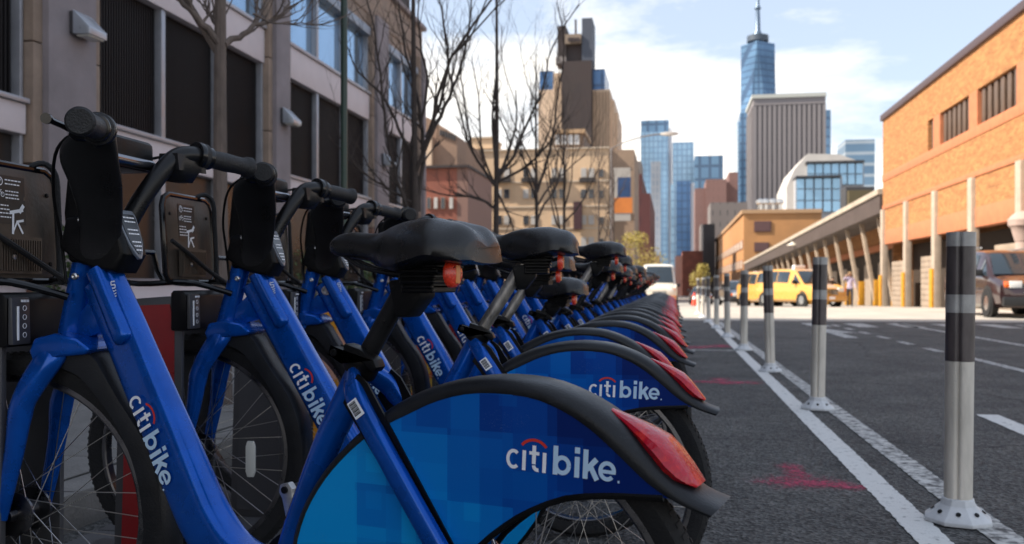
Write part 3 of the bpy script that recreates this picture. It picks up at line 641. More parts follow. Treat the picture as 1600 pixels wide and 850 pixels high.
    o = Vector((0.878, 0.0232, 0.822))
    def es(x0, y0, x1, y1, w=0.0028):
        p0, p1 = o + ex * x0 + ez * y0, o + ex * x1 + ez * y1; d = (p1 - p0).normalized(); q = d.cross(Vector((0, 1, 0))) * w / 2
        lift = Vector((0, 0.0008 + 0.00005 * len(em.f), 0)); em.quad(p0 + q + lift, p0 - q + lift, p1 - q + lift, p1 + q + lift)
    for l in ((0.002, 0.034, 0.002, 0.022), (0.002, 0.022, 0.009, 0.022), (0.009, 0.022, 0.009, 0.034), (0.021, 0.034, 0.013, 0.034), (0.013, 0.034, 0.013, 0.028), (0.013, 0.028, 0.021, 0.028), (0.021, 0.028, 0.021, 0.022), (0.021, 0.022, 0.013, 0.022)): es(*l)
    for k in range(3):
        for i in range(5): es(i * 0.0046, 0.016 - 0.005 * k + (0.002 if i % 2 else 0), (i + 1) * 0.0046, 0.016 - 0.005 * k + (0 if i % 2 else 0.002), 0.0024)
    em.build('emblem', whitep, B, smooth=0)
    return B, F

proto, steered = make_bike()
for o in steered: o['steered'] = 1
index_tree(proto)

def place_bike(root, children, x, y, yaw, dh, post, label, steer=None, spin=0.0, twist=0.0, crank=0.0):
    """stand the bike with its rear hub at (x, y); the docked front wheel always points straight into the dock"""
    root.location = (x, y, 0.0); root.rotation_euler = (0, 0, pi + yaw); root['label'] = label
    st = -yaw if steer is None else steer
    for ch in children:
        base = ch.name.split('.')[0]
        if ch.get('steered'):
            r = ch.get('steer_r', 0.0)
            ch.location = (AX[0] + r * cos(st), r * sin(st), 0.385 if base == 'wheel' else 0.0)
            ch.rotation_euler = (0, spin if base == 'wheel' else 0, st)
        elif base in ('saddle', 'seat_post'):
            ch.location = (-0.643 * dh, 0, dh)
            if base == 'saddle' and twist:
                ch.location = (-0.643 * dh + 0.17 - 0.17 * cos(twist), -0.17 * sin(twist), dh); ch.rotation_euler = (0, 0, twist)
            if base == 'seat_post' and post:
                ch.material_slots[0].link = 'OBJECT'; ch.material_slots[0].material = post
        elif base == 'crank_arm' and crank:
            bx, bz = 0.455, 0.30                     # turned about the bottom bracket
            ch.rotation_euler = (0, crank, 0)
            ch.location = (bx - (bx * cos(crank) + bz * sin(crank)), 0, bz - (-bx * sin(crank) + bz * cos(crank)))
# ---------------------------------------------------------------- ground and road
def asphalt():
    m = bpy.data.materials.new('asphalt'); m.use_nodes = True; t = m.node_tree; b = t.nodes['Principled BSDF']; l = t.links.new
    b.inputs['Roughness'].default_value = 0.82
    tcn = N(t, 'ShaderNodeTexCoord')
    n1 = N(t, 'ShaderNodeTexVoronoi', ins={'Scale': 75.0}); n2 = N(t, 'ShaderNodeTexNoise', ins={'Scale': 1.4, 'Detail': 9.0, 'Roughness': 0.65}); n3 = N(t, 'ShaderNodeTexNoise', ins={'Scale': 70.0, 'Detail': 4.0})
    for n in (n1, n2, n3): l(tcn.outputs['Object'], n.inputs['Vector'])
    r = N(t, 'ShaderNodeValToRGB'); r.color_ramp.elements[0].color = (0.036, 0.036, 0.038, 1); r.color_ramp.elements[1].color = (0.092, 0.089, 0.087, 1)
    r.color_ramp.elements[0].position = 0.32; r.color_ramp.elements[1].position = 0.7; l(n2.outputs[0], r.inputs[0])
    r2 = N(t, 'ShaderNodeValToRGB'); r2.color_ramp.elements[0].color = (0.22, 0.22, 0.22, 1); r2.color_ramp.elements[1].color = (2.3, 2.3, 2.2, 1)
    sx = N(t, 'ShaderNodeSeparateXYZ'); l(n1.outputs['Color'], sx.inputs[0]); l(sx.outputs[0], r2.inputs[0])
    mxx = N(t, 'ShaderNodeMix', data_type='RGBA', blend_type='MULTIPLY'); mxx.inputs[0].default_value = 0.95; l(r.outputs[0], mxx.inputs[6]); l(r2.outputs[0], mxx.inputs[7])
    # thin dark cracks
    v2 = N(t, 'ShaderNodeTexVoronoi', feature='DISTANCE_TO_EDGE', ins={'Scale': 0.32}); mpp = N(t, 'ShaderNodeMapping')
    nd = N(t, 'ShaderNodeTexNoise', ins={'Scale': 3.0, 'Detail': 5.0}); l(tcn.outputs['Object'], nd.inputs['Vector'])
    va = N(t, 'ShaderNodeVectorMath', operation='MULTIPLY_ADD'); va.inputs[1].default_value = (0.35, 0.35, 0); l(nd.outputs['Color'], va.inputs[0]); l(tcn.outputs['Object'], va.inputs[2]); l(va.outputs[0], v2.inputs['Vector'])
    ck = N(t, 'ShaderNodeMapRange', ins={'From Min': 0.0, 'From Max': 0.007, 'To Min': 0.30, 'To Max': 1.0}); l(v2.outputs['Distance'], ck.inputs['Value'])
    no_ = N(t, 'ShaderNodeTexNoise', ins={'Scale': 0.75, 'Detail': 6.0, 'Roughness': 0.6, 'Distortion': 0.6}); l(tcn.outputs['Object'], no_.inputs['Vector'])
    st_ = N(t, 'ShaderNodeMapRange', ins={'From Min': 0.60, 'From Max': 0.68, 'To Min': 1.0, 'To Max': 0.62}); l(no_.outputs[0], st_.inputs['Value'])
    cm = N(t, 'ShaderNodeMath', operation='MULTIPLY'); l(ck.outputs[0], cm.inputs[0]); l(st_.outputs[0], cm.inputs[1])
    mx2 = N(t, 'ShaderNodeMix', data_type='RGBA', blend_type='MULTIPLY'); mx2.inputs[0].default_value = 1.0; l(mxx.outputs[2], mx2.inputs[6]); l(cm.outputs[0], mx2.inputs[7])
    l(mx2.outputs[2], b.inputs['Base Color'])
    bp = N(t, 'ShaderNodeBump', ins={'Strength': 1.0, 'Distance': 0.008}); l(n1.outputs['Distance'], bp.inputs['Height'])
    b2 = N(t, 'ShaderNodeBump', ins={'Strength': 0.5, 'Distance': 0.01}); l(n3.outputs[0], b2.inputs['Height']); l(bp.outputs[0], b2.inputs['Normal']); l(b2.outputs[0], b.inputs['Normal'])
    return m
asph = asphalt()
conc = mat('concrete', (0.20, 0.19, 0.18), 0.85, var=0.22, vscale=3, bump=0.25, bscale=60)
concl = mat('pale_concrete', (0.42, 0.40, 0.37), 0.85, var=0.2, vscale=1.2, bump=0.2, bscale=40)
paint = mat('road_paint', (0.72, 0.71, 0.68), 0.7, col2=(0.14, 0.14, 0.14), thr=(0.56, 0.74), vscale=26, bump=0.2, bscale=90)
paintw = mat('worn_road_paint', (0.62, 0.61, 0.58), 0.75, col2=(0.08, 0.08, 0.08), thr=(0.42, 0.62), vscale=20, bump=0.2, bscale=90)

ys = [-40, -5, 0, 2, 4, 7, 10, 15, 20, 25, 30, 35, 40, 50, 60, 80, 100, 125, 150, 400, 1200, 4000, 8500]
g = M(); xs = [-6000, -800, -60, 60, 800, 6000]
vs = [(x, y, G(y) - 0.03 if abs(x) > 60 else G(y) - 0.02) for y in ys for x in xs]
fs_ = [(i * 6 + j, i * 6 + j + 1, (i + 1) * 6 + j + 1, (i + 1) * 6 + j) for i in range(len(ys) - 1) for j in range(5)]
tag(g.add(vs, fs_).build('ground', mat('ground_grey', (0.10, 0.098, 0.092), 0.9, var=0.2, vscale=0.05), smooth=0), kind='structure')
def sheet(name, x0, x1, y0, y1, z, m, kind='structure', nseg=None):
    yy = [y0] + [y for y in (2, 5, 9, 14, 20, 27, 35, 50, 80, 115, 150, 300) if y0 < y < y1] + [y1]
    k = M().add([(x, y, G(y) + z) for y in yy for x in (x0, x1)], [(2 * i, 2 * i + 1, 2 * i + 3, 2 * i + 2) for i in range(len(yy) - 1)])
    return tag(k.build(name, m, smooth=0), kind=kind)
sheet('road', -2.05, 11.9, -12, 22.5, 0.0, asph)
sheet('crossing_road', -60, 60, 22.5, 36.0, 0.0, mat('sunlit_asphalt', (0.40, 0.365, 0.32), 0.85, var=0.2, vscale=0.8, bump=0.2))  # base colour raised so the sunlit crossing reads near white
sheet('road', -7.5, 11.9, 36.0, 600, 0.0, mat('far_asphalt', (0.36, 0.33, 0.29), 0.85, var=0.2, vscale=0.5))  # sunlit brightness put into the pale base colour here too
# kerb and sidewalk of flags on the left
tag(M().box(-2.22, -2.05, -8, 19.0, -0.02, 0.13).build('kerb', conc, bevel=0.012), kind='structure')
sw = tag(M().box(-5.62, -2.223, -8, 19.0, -0.02, 0.118).build('sidewalk', mat('sidewalk_joint', (0.12, 0.115, 0.11), 0.9)), kind='structure')
fl = M().box(0.006, 1.104, 0.006, 1.49, 0, 0.012).build('flagstone', conc, sw, bevel=0.004, seg=1); fl.location = (-5.6, -4, 0.1185)
for i in range(3):
    for j in range(15):
        if i or j: dup(fl, (-5.6 + 1.124 * i, -4 + 1.5 * j, 0.1185), sw)
tag(M().box(12.0, 40, 36, 52, -0.4, -0.06).build('right_apron', concl), kind='structure') if False else None

def ragged(name, x, w, y0, y1, m, z=0.004, parent=None, slope=0.0, seed=1, jit=0.0042):
    rnd = random.Random(seed); n = max(6, int((y1 - y0) / 0.022)) if y0 < 9 else max(6, int((y1 - y0) / 0.12)); vs = []
    for i in range(n + 1):
        y = y0 + (y1 - y0) * i / n; xc = x + slope * (y - y0)
        vs += [(xc - w / 2 + rnd.uniform(-jit, jit), y, G(y) + z), (xc + w / 2 + rnd.uniform(-jit, jit), y, G(y) + z)]
    o = M().add(vs, [(2 * i, 2 * i + 1, 2 * i + 3, 2 * i + 2) for i in range(n)]).build(name, m, smooth=0)
    return tag(o, kind='structure')
ragged('lane_line', 0.855, 0.115, -1, 21.5, paint, seed=1)
ragged('lane_line', 1.115, 0.115, -1, 21.5, paintw, seed=2, slope=-0.003)
ragged('lane_line', 3.42, 0.11, 6.0, 11.6, paintw, seed=3)
for i in range(6): ragged('lane_dash', 3.36, 0.11, 12.4 + i * 1.45, 13.1 + i * 1.45, paintw, seed=20 + i)
ragged('lane_line', 4.85, 0.12, 8, 21.5, paintw, seed=4)
ragged('lane_dash', 2.03, 0.14, 3.4, 6.45, paint, seed=5)
ragged('lane_line', 7.2, 0.12, 9, 21.0, paintw, seed=6)
for i in range(5): ragged('crosswalk_bar', 3.0 + 0.9 * i, 0.4, 19.4, 21.2, paintw, seed=40 + i)
ar = M().add([(2.72, 15.4, 0.004), (2.94, 15.4, 0.004), (2.94, 17.0, 0.004), (2.72, 17.0, 0.004), (2.42, 17.0, 0.0045), (3.24, 17.0, 0.0045), (2.83, 18.9, 0.0045)], [(0, 1, 2, 3), (4, 5, 6)])
tag(ar.build('road_arrow', paintw, smooth=0), kind='structure')
# cross line on the parking strip
cl = M(); rnd = random.Random(9); n = 30
cl.add([(-0.1 + 0.95 * i / n, 12.2 + s * 0.07 + rnd.uniform(-.01, .01), 0.0045) for i in range(n + 1) for s in (-1, 1)], [(2 * i, 2 * i + 1, 2 * i + 3, 2 * i + 2) for i in range(n)])
tag(cl.build('stall_line', paintw, smooth=0), kind='structure')
# pink utility marks sprayed on the asphalt
def spray():
    m = bpy.data.materials.new('pink_spray'); m.use_nodes = True; t = m.node_tree; b = t.nodes['Principled BSDF']; l = t.links.new
    b.inputs['Base Color'].default_value = (0.55, 0.03, 0.11, 1); b.inputs['Roughness'].default_value = 0.7
    tcn = N(t, 'ShaderNodeTexCoord'); n = N(t, 'ShaderNodeTexNoise', ins={'Scale': 34.0, 'Detail': 9.0, 'Roughness': 0.85}); l(tcn.outputs['Object'], n.inputs['Vector'])
    at = N(t, 'ShaderNodeAttribute', attribute_name='dens')
    nc = N(t, 'ShaderNodeMapRange', ins={'From Min': 0.36, 'From Max': 0.64, 'To Min': 0.0, 'To Max': 0.9}); l(n.outputs[0], nc.inputs['Value'])
    n2 = N(t, 'ShaderNodeTexNoise', ins={'Scale': 9.0, 'Detail': 3.0}); l(tcn.outputs['Object'], n2.inputs['Vector'])
    m0 = N(t, 'ShaderNodeMath', operation='MULTIPLY_ADD', ins={1: 1.25}); l(at.outputs['Fac'], m0.inputs[0]); l(nc.outputs[0], m0.inputs[2])
    m1 = N(t, 'ShaderNodeMath', operation='MULTIPLY_ADD', ins={1: 0.9, 2: -0.45}); l(n2.outputs[0], m1.inputs[0])
    a = N(t, 'ShaderNodeMath', operation='ADD'); l(m0.outputs[0], a.inputs[0]); l(m1.outputs[0], a.inputs[1])
    r = N(t, 'ShaderNodeMapRange', ins={'From Min': 0.98, 'From Max': 1.55, 'To Min': 0.0, 'To Max': 0.8}); l(a.outputs[0], r.inputs['Value']); l(r.outputs[0], b.inputs['Alpha'])
    return m
spm = spray()
def spray_mark(cx, cy, arms, label):
    """a soft-edged mark: a fine sheet whose paint density falls off from the sprayed strokes"""
    n = 44; R = 0.62; vs = []; dens = []
    for i in range(n + 1):
        for j in range(n + 1):
            x = -R + 2 * R * i / n; y = -R + 2 * R * j / n; d = 9
            for (x0, y0, x1, y1, w) in arms:
                vx, vy = x1 - x0, y1 - y0; tt = max(0, min(1, ((x - x0) * vx + (y - y0) * vy) / (vx * vx + vy * vy + 1e-9)))
                d = min(d, sqrt((x - x0 - vx * tt) ** 2 + (y - y0 - vy * tt) ** 2) / w)
            vs.append((x, y, 0)); dens.append(max(0.0, 0.70 * math.exp(-d * d * 0.33)))
    o = M().add(vs, [(i * (n + 1) + j, (i + 1) * (n + 1) + j, (i + 1) * (n + 1) + j + 1, i * (n + 1) + j + 1) for i in range(n) for j in range(n)]).build('spray_mark', spm, smooth=0)
    at = o.data.attributes.new('dens', 'FLOAT', 'POINT'); at.data.foreach_set('value', dens)
    o.location = (cx, cy, 0.0035); return tag(o, kind='structure')
spray_mark(0.56, 4.15, [(-0.16, -0.05, 0.22, -0.10, 0.055), (0.0, -0.08, -0.02, 0.32, 0.05), (-0.05, -0.06, 0.05, -0.04, 0.10)], '')
spray_mark(0.40, 8.2, [(-0.26, 0.0, 0.24, 0.02, 0.10), (0.05, -0.1, 0.02, 0.3, 0.08)], '')
spray_mark(0.50, 12.9, [(-0.2, -0.3, 0.2, 0.3, 0.14), (-0.3, 0.0, 0.3, 0.0, 0.12)], '')

# ---------------------------------------------------------------- bikes and docks
X0, Y0, DY = -0.255, 1.72, 0.68
looks = ['nearest blue share bike with black seat post and fully visible printed rear fender', 'second blue share bike from the camera, saddle on a worn silver seat post', 'third blue share bike from the camera, between the silver post saddle and the lowest saddle',
         'fourth blue share bike from the camera with its saddle set very low', 'fifth blue share bike from the camera with its saddle set highest of the near ones']
words = 'sixth seventh eighth ninth tenth eleventh twelfth thirteenth fourteenth fifteenth sixteenth seventeenth eighteenth nineteenth twentieth'.split()
looks += ['%s blue share bike from the camera in the docked row' % w for w in words] + ['fourth blue share bike from the far end of the row', 'third blue share bike from the far end of the row', 'second blue share bike from the far end of the row', 'last blue share bike at the far end of the row by the van']
dhs = [0.0, 0.042, 0.012, -0.078, 0.10, 0.03, 0.085, 0.02, 0.05, 0.0, 0.07]
rnd2 = random.Random(77); NB = 24; rnd = random.Random(11)
jobs = []
for k in range(NB):
    if k == 0: root, ch = proto, KID[proto]
    else:
        root = proto.copy(); C.objects.link(root); ch = []
        skip = () if k < 6 else (('tread', 'screw', 'bolt', 'sticker_print', 'plate_lettering', 'emblem', 'barcode_label') if k < 11 else ('tread', 'spokes', 'screw', 'bolt', 'sticker_print', 'sticker', 'plate_lettering', 'plate_face', 'plate_frame', 'emblem', 'barcode_label', 'pedal_axle', 'chain_stay', 'hub', 'reflector_strip', 'ribbed_cover', 'elastic_cord', 'reflector', 'panel_edge'))
        for c0 in KID[proto]:
            if c0.name.split('.')[0] in skip: continue
            ch.append(copy_tree(c0, root, skip))
    jobs.append((root, ch, k))
for root, ch, k in jobs:
    if k == 0: a = (-0.2609, 1.457, radians(-15.0))
    elif k == 1: a = (-0.232, Y0 + DY, 0.0)
    elif k == 2: a = (X0 - 0.045, Y0 + DY * 2 + 0.03, radians(1.0))
    else: a = (X0 + rnd.uniform(-0.012, 0.012), Y0 + DY * k, radians(rnd.uniform(-2.2, 2.2)))
    dh = dhs[k] if k < len(dhs) else rnd.uniform(-0.04, 0.08)
    post = None if k == 0 else (worn if k in (1, 2, 4, 7, 9, 13) else satin)
    place_bike(root, ch, a[0], a[1], a[2], dh, post, looks[k], None, radians((150, 0, 70, 200, 30, 110)[k % 6]), 0.0 if k == 0 else radians(rnd2.uniform(-7, 7)), 0.0 if k == 0 else rnd2.uniform(-2.8, 2.8))

def make_dock():
    D = thing('bike_dock', 'proto', 'bike dock', group='docks holding the share bikes')
    U = 1.2
    def P(l): return [(u - U, z) for u, z in l]
    M().box(0.72 - U, 1.62 - U, -DY / 2 + 0.003, DY / 2 - 0.003, 0.0, 0.045).build('base_plate', platem, D, bevel=0.008)
    side = [(1.068, 0.045), (1.064, 0.74), (1.07, 0.80), (1.10, 0.822), (1.20, 0.815), (1.235, 0.79), (1.25, 0.73), (1.262, 0.30), (1.27, 0.045)]
    ins = [(1.088, 0.07), (1.085, 0.74), (1.098, 0.800), (1.19, 0.796), (1.215, 0.77), (1.228, 0.72), (1.238, 0.30), (1.245, 0.07)]
    for s in (1, -1):
        p = M().prism(P(side), s * 0.082, s * 0.097).build('side_plate', dockg, D, bevel=0.003)
        M().prism(P(ins), s * 0.0975, s * 0.1).build('side_panel', mat('dock_red', (0.26, 0.006, 0.008), 0.35, var=0.15, vscale=12, coat=0.3), p)
    M().prism(P([(1.07, 0.045), (1.07, 0.055), (1.42, 0.10), (1.42, 0.045)]), -0.081, 0.081).build('wheel_tray', dockg, D, bevel=0.004)
    hd = M().prism(P([(1.045, 0.728), (1.045, 0.825), (1.056, 0.836), (1.085, 0.838), (1.092, 0.83), (1.092, 0.728)]), -0.101, 0.106).build('lock_head', dockb, D, bevel=0.006)
    sp = M().prism(P([(1.033, 0.733), (1.036, 0.828), (1.0445, 0.828), (1.0445, 0.733)]), 0.052, 0.104).build('status_panel', dockg, hd, bevel=0.003)
    q = M(); q.box(1.0315 - U, 1.034 - U, 0.088, 0.092, 0.742, 0.81)
    for i in range(4):
        q.lathe([(0.0055, 0.0), (0.0045, 0.0), (0.0045, 0.001), (0.0055, 0.001)], (1.033 - U, 0.070, 0.752 + i * 0.018), axis='x', n=14)
    for i in range(3): q.box(1.0315 - U, 1.0335 - U, 0.060 + i * 0.008, 0.065 + i * 0.008, 0.818, 0.823)
    q.build('status_marks', whitep, hd, smooth=0)
    return D
dock = make_dock(); index_tree(dock)
arts = [mat('dock_red', (0, 0, 0)), mat('dock_red', (0, 0, 0)),
        mat('dock_orange_art', (0.85, 0.36, 0.02), 0.4, col2=(0.80, 0.42, 0.30), thr=(0.52, 0.56), vscale=7),
        mat('dock_fruit_art', (0.75, 0.45, 0.05), 0.4, col2=(0.6, 0.09, 0.03), thr=(0.48, 0.52), vscale=9),
        mat('dock_grey_panel', (0.06, 0.06, 0.065), 0.4)]
arts[4] = mat('dock_grey_panel', (0, 0, 0))
dlab = ['first dock at the left edge holding the nearest bike', 'red sided dock holding the second bike', 'plain grey dock holding the third bike', 'dock with an orange and pink picture panel holding the fourth bike']
dlab += [('dock holding the %s blue share bike from the camera' % w) + (', its panel yellow and red' if w == 'sixth' else '') for w in ['fifth'] + words] + ['dock holding the fourth bike from the far end', 'dock holding the third bike from the far end', 'dock holding the second bike from the far end', 'last dock at the far end of the row']
docks = [dock] + [copy_tree(dock) for _ in range(NB - 1)]
for k, d in enumerate(docks):
    d.location = (X0 - 1.2, Y0 + DY * k, 0.002); d.rotation_euler = (0, 0, pi); d['label'] = dlab[k]
    if k in (3, 5) or k in (0, 2, 4) or k > 6:
        for p in [c for c in (bpy.data.objects) if c.parent == d and c.name.startswith('side_plate')]:
            for q in [c for c in bpy.data.objects if c.parent == p]:
                q.material_slots[0].link = 'OBJECT'; q.material_slots[0].material = arts[2] if k == 3 else (arts[3] if k == 5 else arts[(4, 4, 4, 4, 4, 4)[k % 6]])
rb_ = jobs[2][0]                                   # the third bike has a bright key lock in its frame
lk_ = M().lathe([(0.0, 0.024), (0.009, 0.024), (0.011, 0.030), (0.016, 0.030), (0.017, 0.022), (0.0, 0.022)], (0.905, 0.0, 0.835), axis='y', n=24, closed=False).build('key_lock', steel, rb_)
# ---------------------------------------------------------------- flexible posts along the painted lines
postw = mat('post_white', (0.66, 0.61, 0.53), 0.65, var=0.22, vscale=14, bump=0.05, stretch=(1, 1, 0.25), scuff=((0.12, 0.10, 0.085), 0.8))
postd = mat('post_dark_sheeting', (0.085, 0.070, 0.068), 0.38, var=0.5, vscale=18, stretch=(1, 1, 0.3))
postg = mat('post_grey_sheeting', (0.38, 0.37, 0.35), 0.4, var=0.2, vscale=20)
basew = mat('post_base_white', (0.62, 0.63, 0.64), 0.5, var=0.12, vscale=18, bump=0.05)
def make_post():
    D = thing('flexible_post', 'proto', 'bollard', group='flexible posts in a line between the painted stripes')
    def body(z0, z1, r, mt, name, n=24):
        m = M(); secs = []
        for z in (z0, z1):
            ring = []
            for j in range(72):
                a = 2 * pi * j / 72; rr = r * (1 - 0.22 * math.exp(-((abs(((a + pi / 2) % (2 * pi)) - pi + 0.1)) / 0.13) ** 2))
                ring.append((rr * cos(a), rr * sin(a), z))
            secs.append(ring)
        return m.loft(secs).build(name, mt, D, bevel=0.0, smooth=50)
    body(0.07, 0.577, 0.0475, postw, 'post')
    body(0.577, 0.751, 0.0485, postd, 'dark_sleeve')
    body(0.751, 0.816, 0.049, postg, 'reflective_band')
    body(0.816, 0.989, 0.0485, postd, 'dark_sleeve')
    body(0.989, 1.04, 0.049, postg, 'reflective_band')
    b = M()
    secs = []
    for z, r in ((0.0, 0.118), (0.014, 0.118), (0.022, 0.108), (0.06, 0.062), (0.082, 0.056), (0.085, 0.05)):
        secs.append([(r * cos(2 * pi * (j + .5) / 8), r * sin(2 * pi * (j + .5) / 8), z) for j in range(8)])
    bo = b.loft(secs).build('base', basew, D, bevel=0.003, smooth=30)
    for j in range(8):
        a = 2 * pi * (j + 0.5) / 8 + pi / 8; r = 0.083
        h = M().lathe([(0.0, 0.0), (0.0085, 0.0), (0.0085, 0.003), (0.0, 0.003)], (0, 0, 0), axis='z', n=12, closed=False).build('bolt_hole', blk, bo)
        h.location = (r * cos(a), r * sin(a), 0.0395); h.rotation_euler = (0, radians(41), a)
    return D
post = make_post(); index_tree(post)
pys = [3.53, 6.54, 9.3, 12.25, 15.2, 18.2, 21.2, 24.2, 27.2]
plab = ['nearest flexible post, dark top over a white shaft on a bolted octagonal base', 'second nearest flexible post', 'third nearest flexible post', 'fourth nearest flexible post', 'fifth flexible post from the camera', 'sixth flexible post from the camera', 'third farthest flexible post, in the sunlit crossing', 'second farthest flexible post, in the sunlit crossing', 'farthest flexible post, in the sunlit crossing']
for i, y in enumerate(pys):
    d = post if i == 0 else copy_tree(post, skip=() if i < 3 else ('bolt_hole',))
    d.location = (1.055 - 0.0118 * y, y, 0.004); d['label'] = plab[i]
    d.rotation_euler = (radians([0, 0.5, -0.8, 1.0, 0, 1, 0, 0, 0][i]), radians([-0.6, -1.0, 1.4, -0.5, 0.7, 0, 1, -1, 0][i]), pi + radians(-15 + i * 7 % 20))
# ---------------------------------------------------------------- the dark-windowed building on the left
stoneg = mat('wall_stone_grey', (0.225, 0.195, 0.205), 0.8, var=0.22, vscale=1.6, bump=0.1)
stonet = mat('wall_stone_tan', (0.27, 0.20, 0.155), 0.8, var=0.2, vscale=5, bump=0.1)
stoneb = mat('wall_stone_brown', (0.16, 0.085, 0.06), 0.8, var=0.25, vscale=6, bump=0.1)
band = mat('pale_band', (0.60, 0.53, 0.545), 0.6, var=0.06, vscale=4)
alum = mat('aluminium_frame', (0.36, 0.37, 0.41), 0.4, 0.5, var=0.1)
scr = mat('dark_screen', (0.012, 0.010, 0.011), 0.55, var=0.5, vscale=16, stretch=(1, 1, 0.03), spec=0.25)
scr2 = mat('dark_lower_glass', (0.014, 0.010, 0.009), 0.3, var=0.4, vscale=1.5, spec=0.3)
glassb = mat('blue_reflecting_glass', (0.30, 0.45, 0.62), 0.06, 0.85, var=0.12, vscale=0.7, bump=0.02, bscale=1.2)
FX = -5.5
LB = thing('office_building', 'grey stone office building on the left with dark screened windows and blue upper panes', 'building', (0, 0, 0))
M().box(-16, FX - 0.25, -14, 19.62, 0.0, 15.5).build('core_wall', mat('core_dark', (0.05, 0.045, 0.045), 0.8), LB)
M().box(FX - 0.24, FX + 0.03, -10, 19.4, 0.0, 0.86).build('base_wall', band, LB, bevel=0.01)
M().box(FX - 0.24, FX + 0.06, -10, 19.4, 0.861, 0.92).build('base_coping', stoneg, LB, bevel=0.01)
M().box(-16, FX + 0.02, -10, 19.7, 5.82, 6.5).build('parapet', stonet, LB, bevel=0.02)
M().box(-16, FX + 0.10, -10, 19.8, 6.502, 6.60).build('coping', stoneg, LB, bevel=0.02)
M().box(-15.9, FX - 0.5, -10, 19.3, 6.6, 15.2).build('upper_storey', glassb, LB)
PW = 0.70
def pil(y0, y1):
    p = M().box(FX - 0.24, FX + 0.16, y0 + 0.12, y1 - 0.14, 0.0, 5.818).build('pilaster', stoneg, LB, bevel=0.01)
    for (a, b) in ((y0, y0 + 0.118), (y1 - 0.138, y1)):
        z = 0.0
        for h, m in ((0.95, stoneb), (0.95, stoneb), (1.05, stonet), (1.0, stonet), (1.0, stonet), (0.86, stonet)):
            if a > 18: m = stonet
            M().box(FX - 0.24, FX + 0.10, a, b, z + 0.006, z + h - 0.006).build('edge_stone', m, p, bevel=0.006); z += h
    return p
bays = [(-5.95, -2.25), (-1.55, 2.15), (2.85, 7.0), (7.96, 11.66), (12.40, 16.02), (16.98, 19.2)]
pils = [(2.15, 2.85), (7.02, 7.95), (11.67, 12.39), (16.03, 16.97), (19.2, 19.65), (-2.25, -1.55)]
for a, b in pils: pil(a, b)
for y0, y1 in bays:
    n = max(2, round((y1 - y0) / 1.22)); w = (y1 - y0) / n
    M().box(FX - 0.2, FX + 0.05, y0 + 0.002, y1 - 0.002, 2.14, 2.40).build('sill_band', band, LB, bevel=0.012)
    M().box(FX - 0.2, FX + 0.09, y0 + 0.002, y1 - 0.002, 2.402, 2.445).build('sill', alum, LB, bevel=0.008)
    M().box(FX - 0.2, FX + 0.045, y0 + 0.002, y1 - 0.002, 3.86, 4.32).build('spandrel', band, LB, bevel=0.012)
    M().box(FX - 0.2, FX + 0.08, y0 + 0.002, y1 - 0.002, 4.322, 4.37).build('sill', alum, LB, bevel=0.008)
    M().box(FX - 0.2, FX + 0.07, y0 + 0.002, y1 - 0.002, 5.40, 5.55).build('header', mat('steel_blue_frame', (0.28, 0.33, 0.40), 0.5, 0.4), LB, bevel=0.01)
    M().box(FX - 0.2, FX + 0.0, y0 + 0.002, y1 - 0.002, 5.552, 5.818).build('header_wall', stonet, LB)
    for i in range(n):
        a, b = y0 + w * i + 0.045, y0 + w * (i + 1) - 0.045
        M().box(FX - 0.11, FX - 0.06, a, b, 0.922, 2.138).build('window_pane', scr2, LB)
        sp = M().box(FX - 0.11, FX - 0.075, a, b, 2.447, 3.858).build('screen_panel', scr, LB)
        lo = M(); q = 26
        for j in range(q):
            yy = a + (b - a) * (j + 0.5) / q; lo.box(FX - 0.075, FX - 0.055, yy - 0.008, yy + 0.008, 2.45, 3.855)
        tag(lo.build('louvre', scr, sp, smooth=0), kind='stuff')
        gp = M().box(FX - 0.11, FX - 0.07, a, b, 4.372, 5.398).build('window_pane', glassb, LB)
        for z0, z1 in ((0.921, 2.139), (2.446, 3.859), (4.371, 5.399)):
            if i: M().box(FX - 0.11, FX + 0.02, y0 + w * i - 0.04, y0 + w * i + 0.04, z0, z1).build('mullion', alum, LB, bevel=0.006)
    for yy in (y0 + 0.022, y1 - 0.022):
        for z0, z1 in ((0.921, 2.139), (2.446, 3.859), (4.371, 5.399)):
            M().box(FX - 0.11, FX + 0.02, yy - 0.02, yy + 0.02, z0, z1).build('frame', alum, LB, bevel=0.004)
for i in range(13):
    M().box(FX - 0.5, FX - 0.44, 19.2 - i * 1.5, 19.26 - i * 1.5, 6.6, 15.2).build('upper_mullion', alum, LB)
# wall lamps on the pilasters
lampg = mat('lamp_housing_grey', (0.42, 0.45, 0.50), 0.35, 0.5, var=0.1)
wl = []
for i, (y, z, l) in enumerate(((7.54, 3.22, 'boxy grey wall lamp high on the nearest stone pilaster'), (12.03, 3.20, 'boxy grey wall lamp on the middle stone pilaster'), (16.5, 3.2, 'boxy grey wall lamp on the far stone pilaster behind the bare tree'))):
    t = thing('wall_lamp', l, 'wall lamp', (FX + 0.162, y, z), 0, 'grey wall lamps on the pilasters')
    M().box(0.0, 0.04, -0.13, 0.13, -0.10, 0.10).build('mounting_box', mat('lamp_dark_box', (0.05, 0.05, 0.055), 0.5), t, bevel=0.006)
    M().loft([[(0.04, -0.14, -0.11), (0.04, 0.14, -0.11), (0.04, 0.14, 0.11), (0.04, -0.14, 0.11)], [(0.20, -0.13, -0.115), (0.20, 0.13, -0.115), (0.20, 0.13, -0.05), (0.20, -0.13, -0.05)]]).build('housing', lampg, t, bevel=0.008)
    M().box(0.06, 0.18, -0.11, 0.11, -0.128, -0.116).build('lens', refl, t, bevel=0.003)

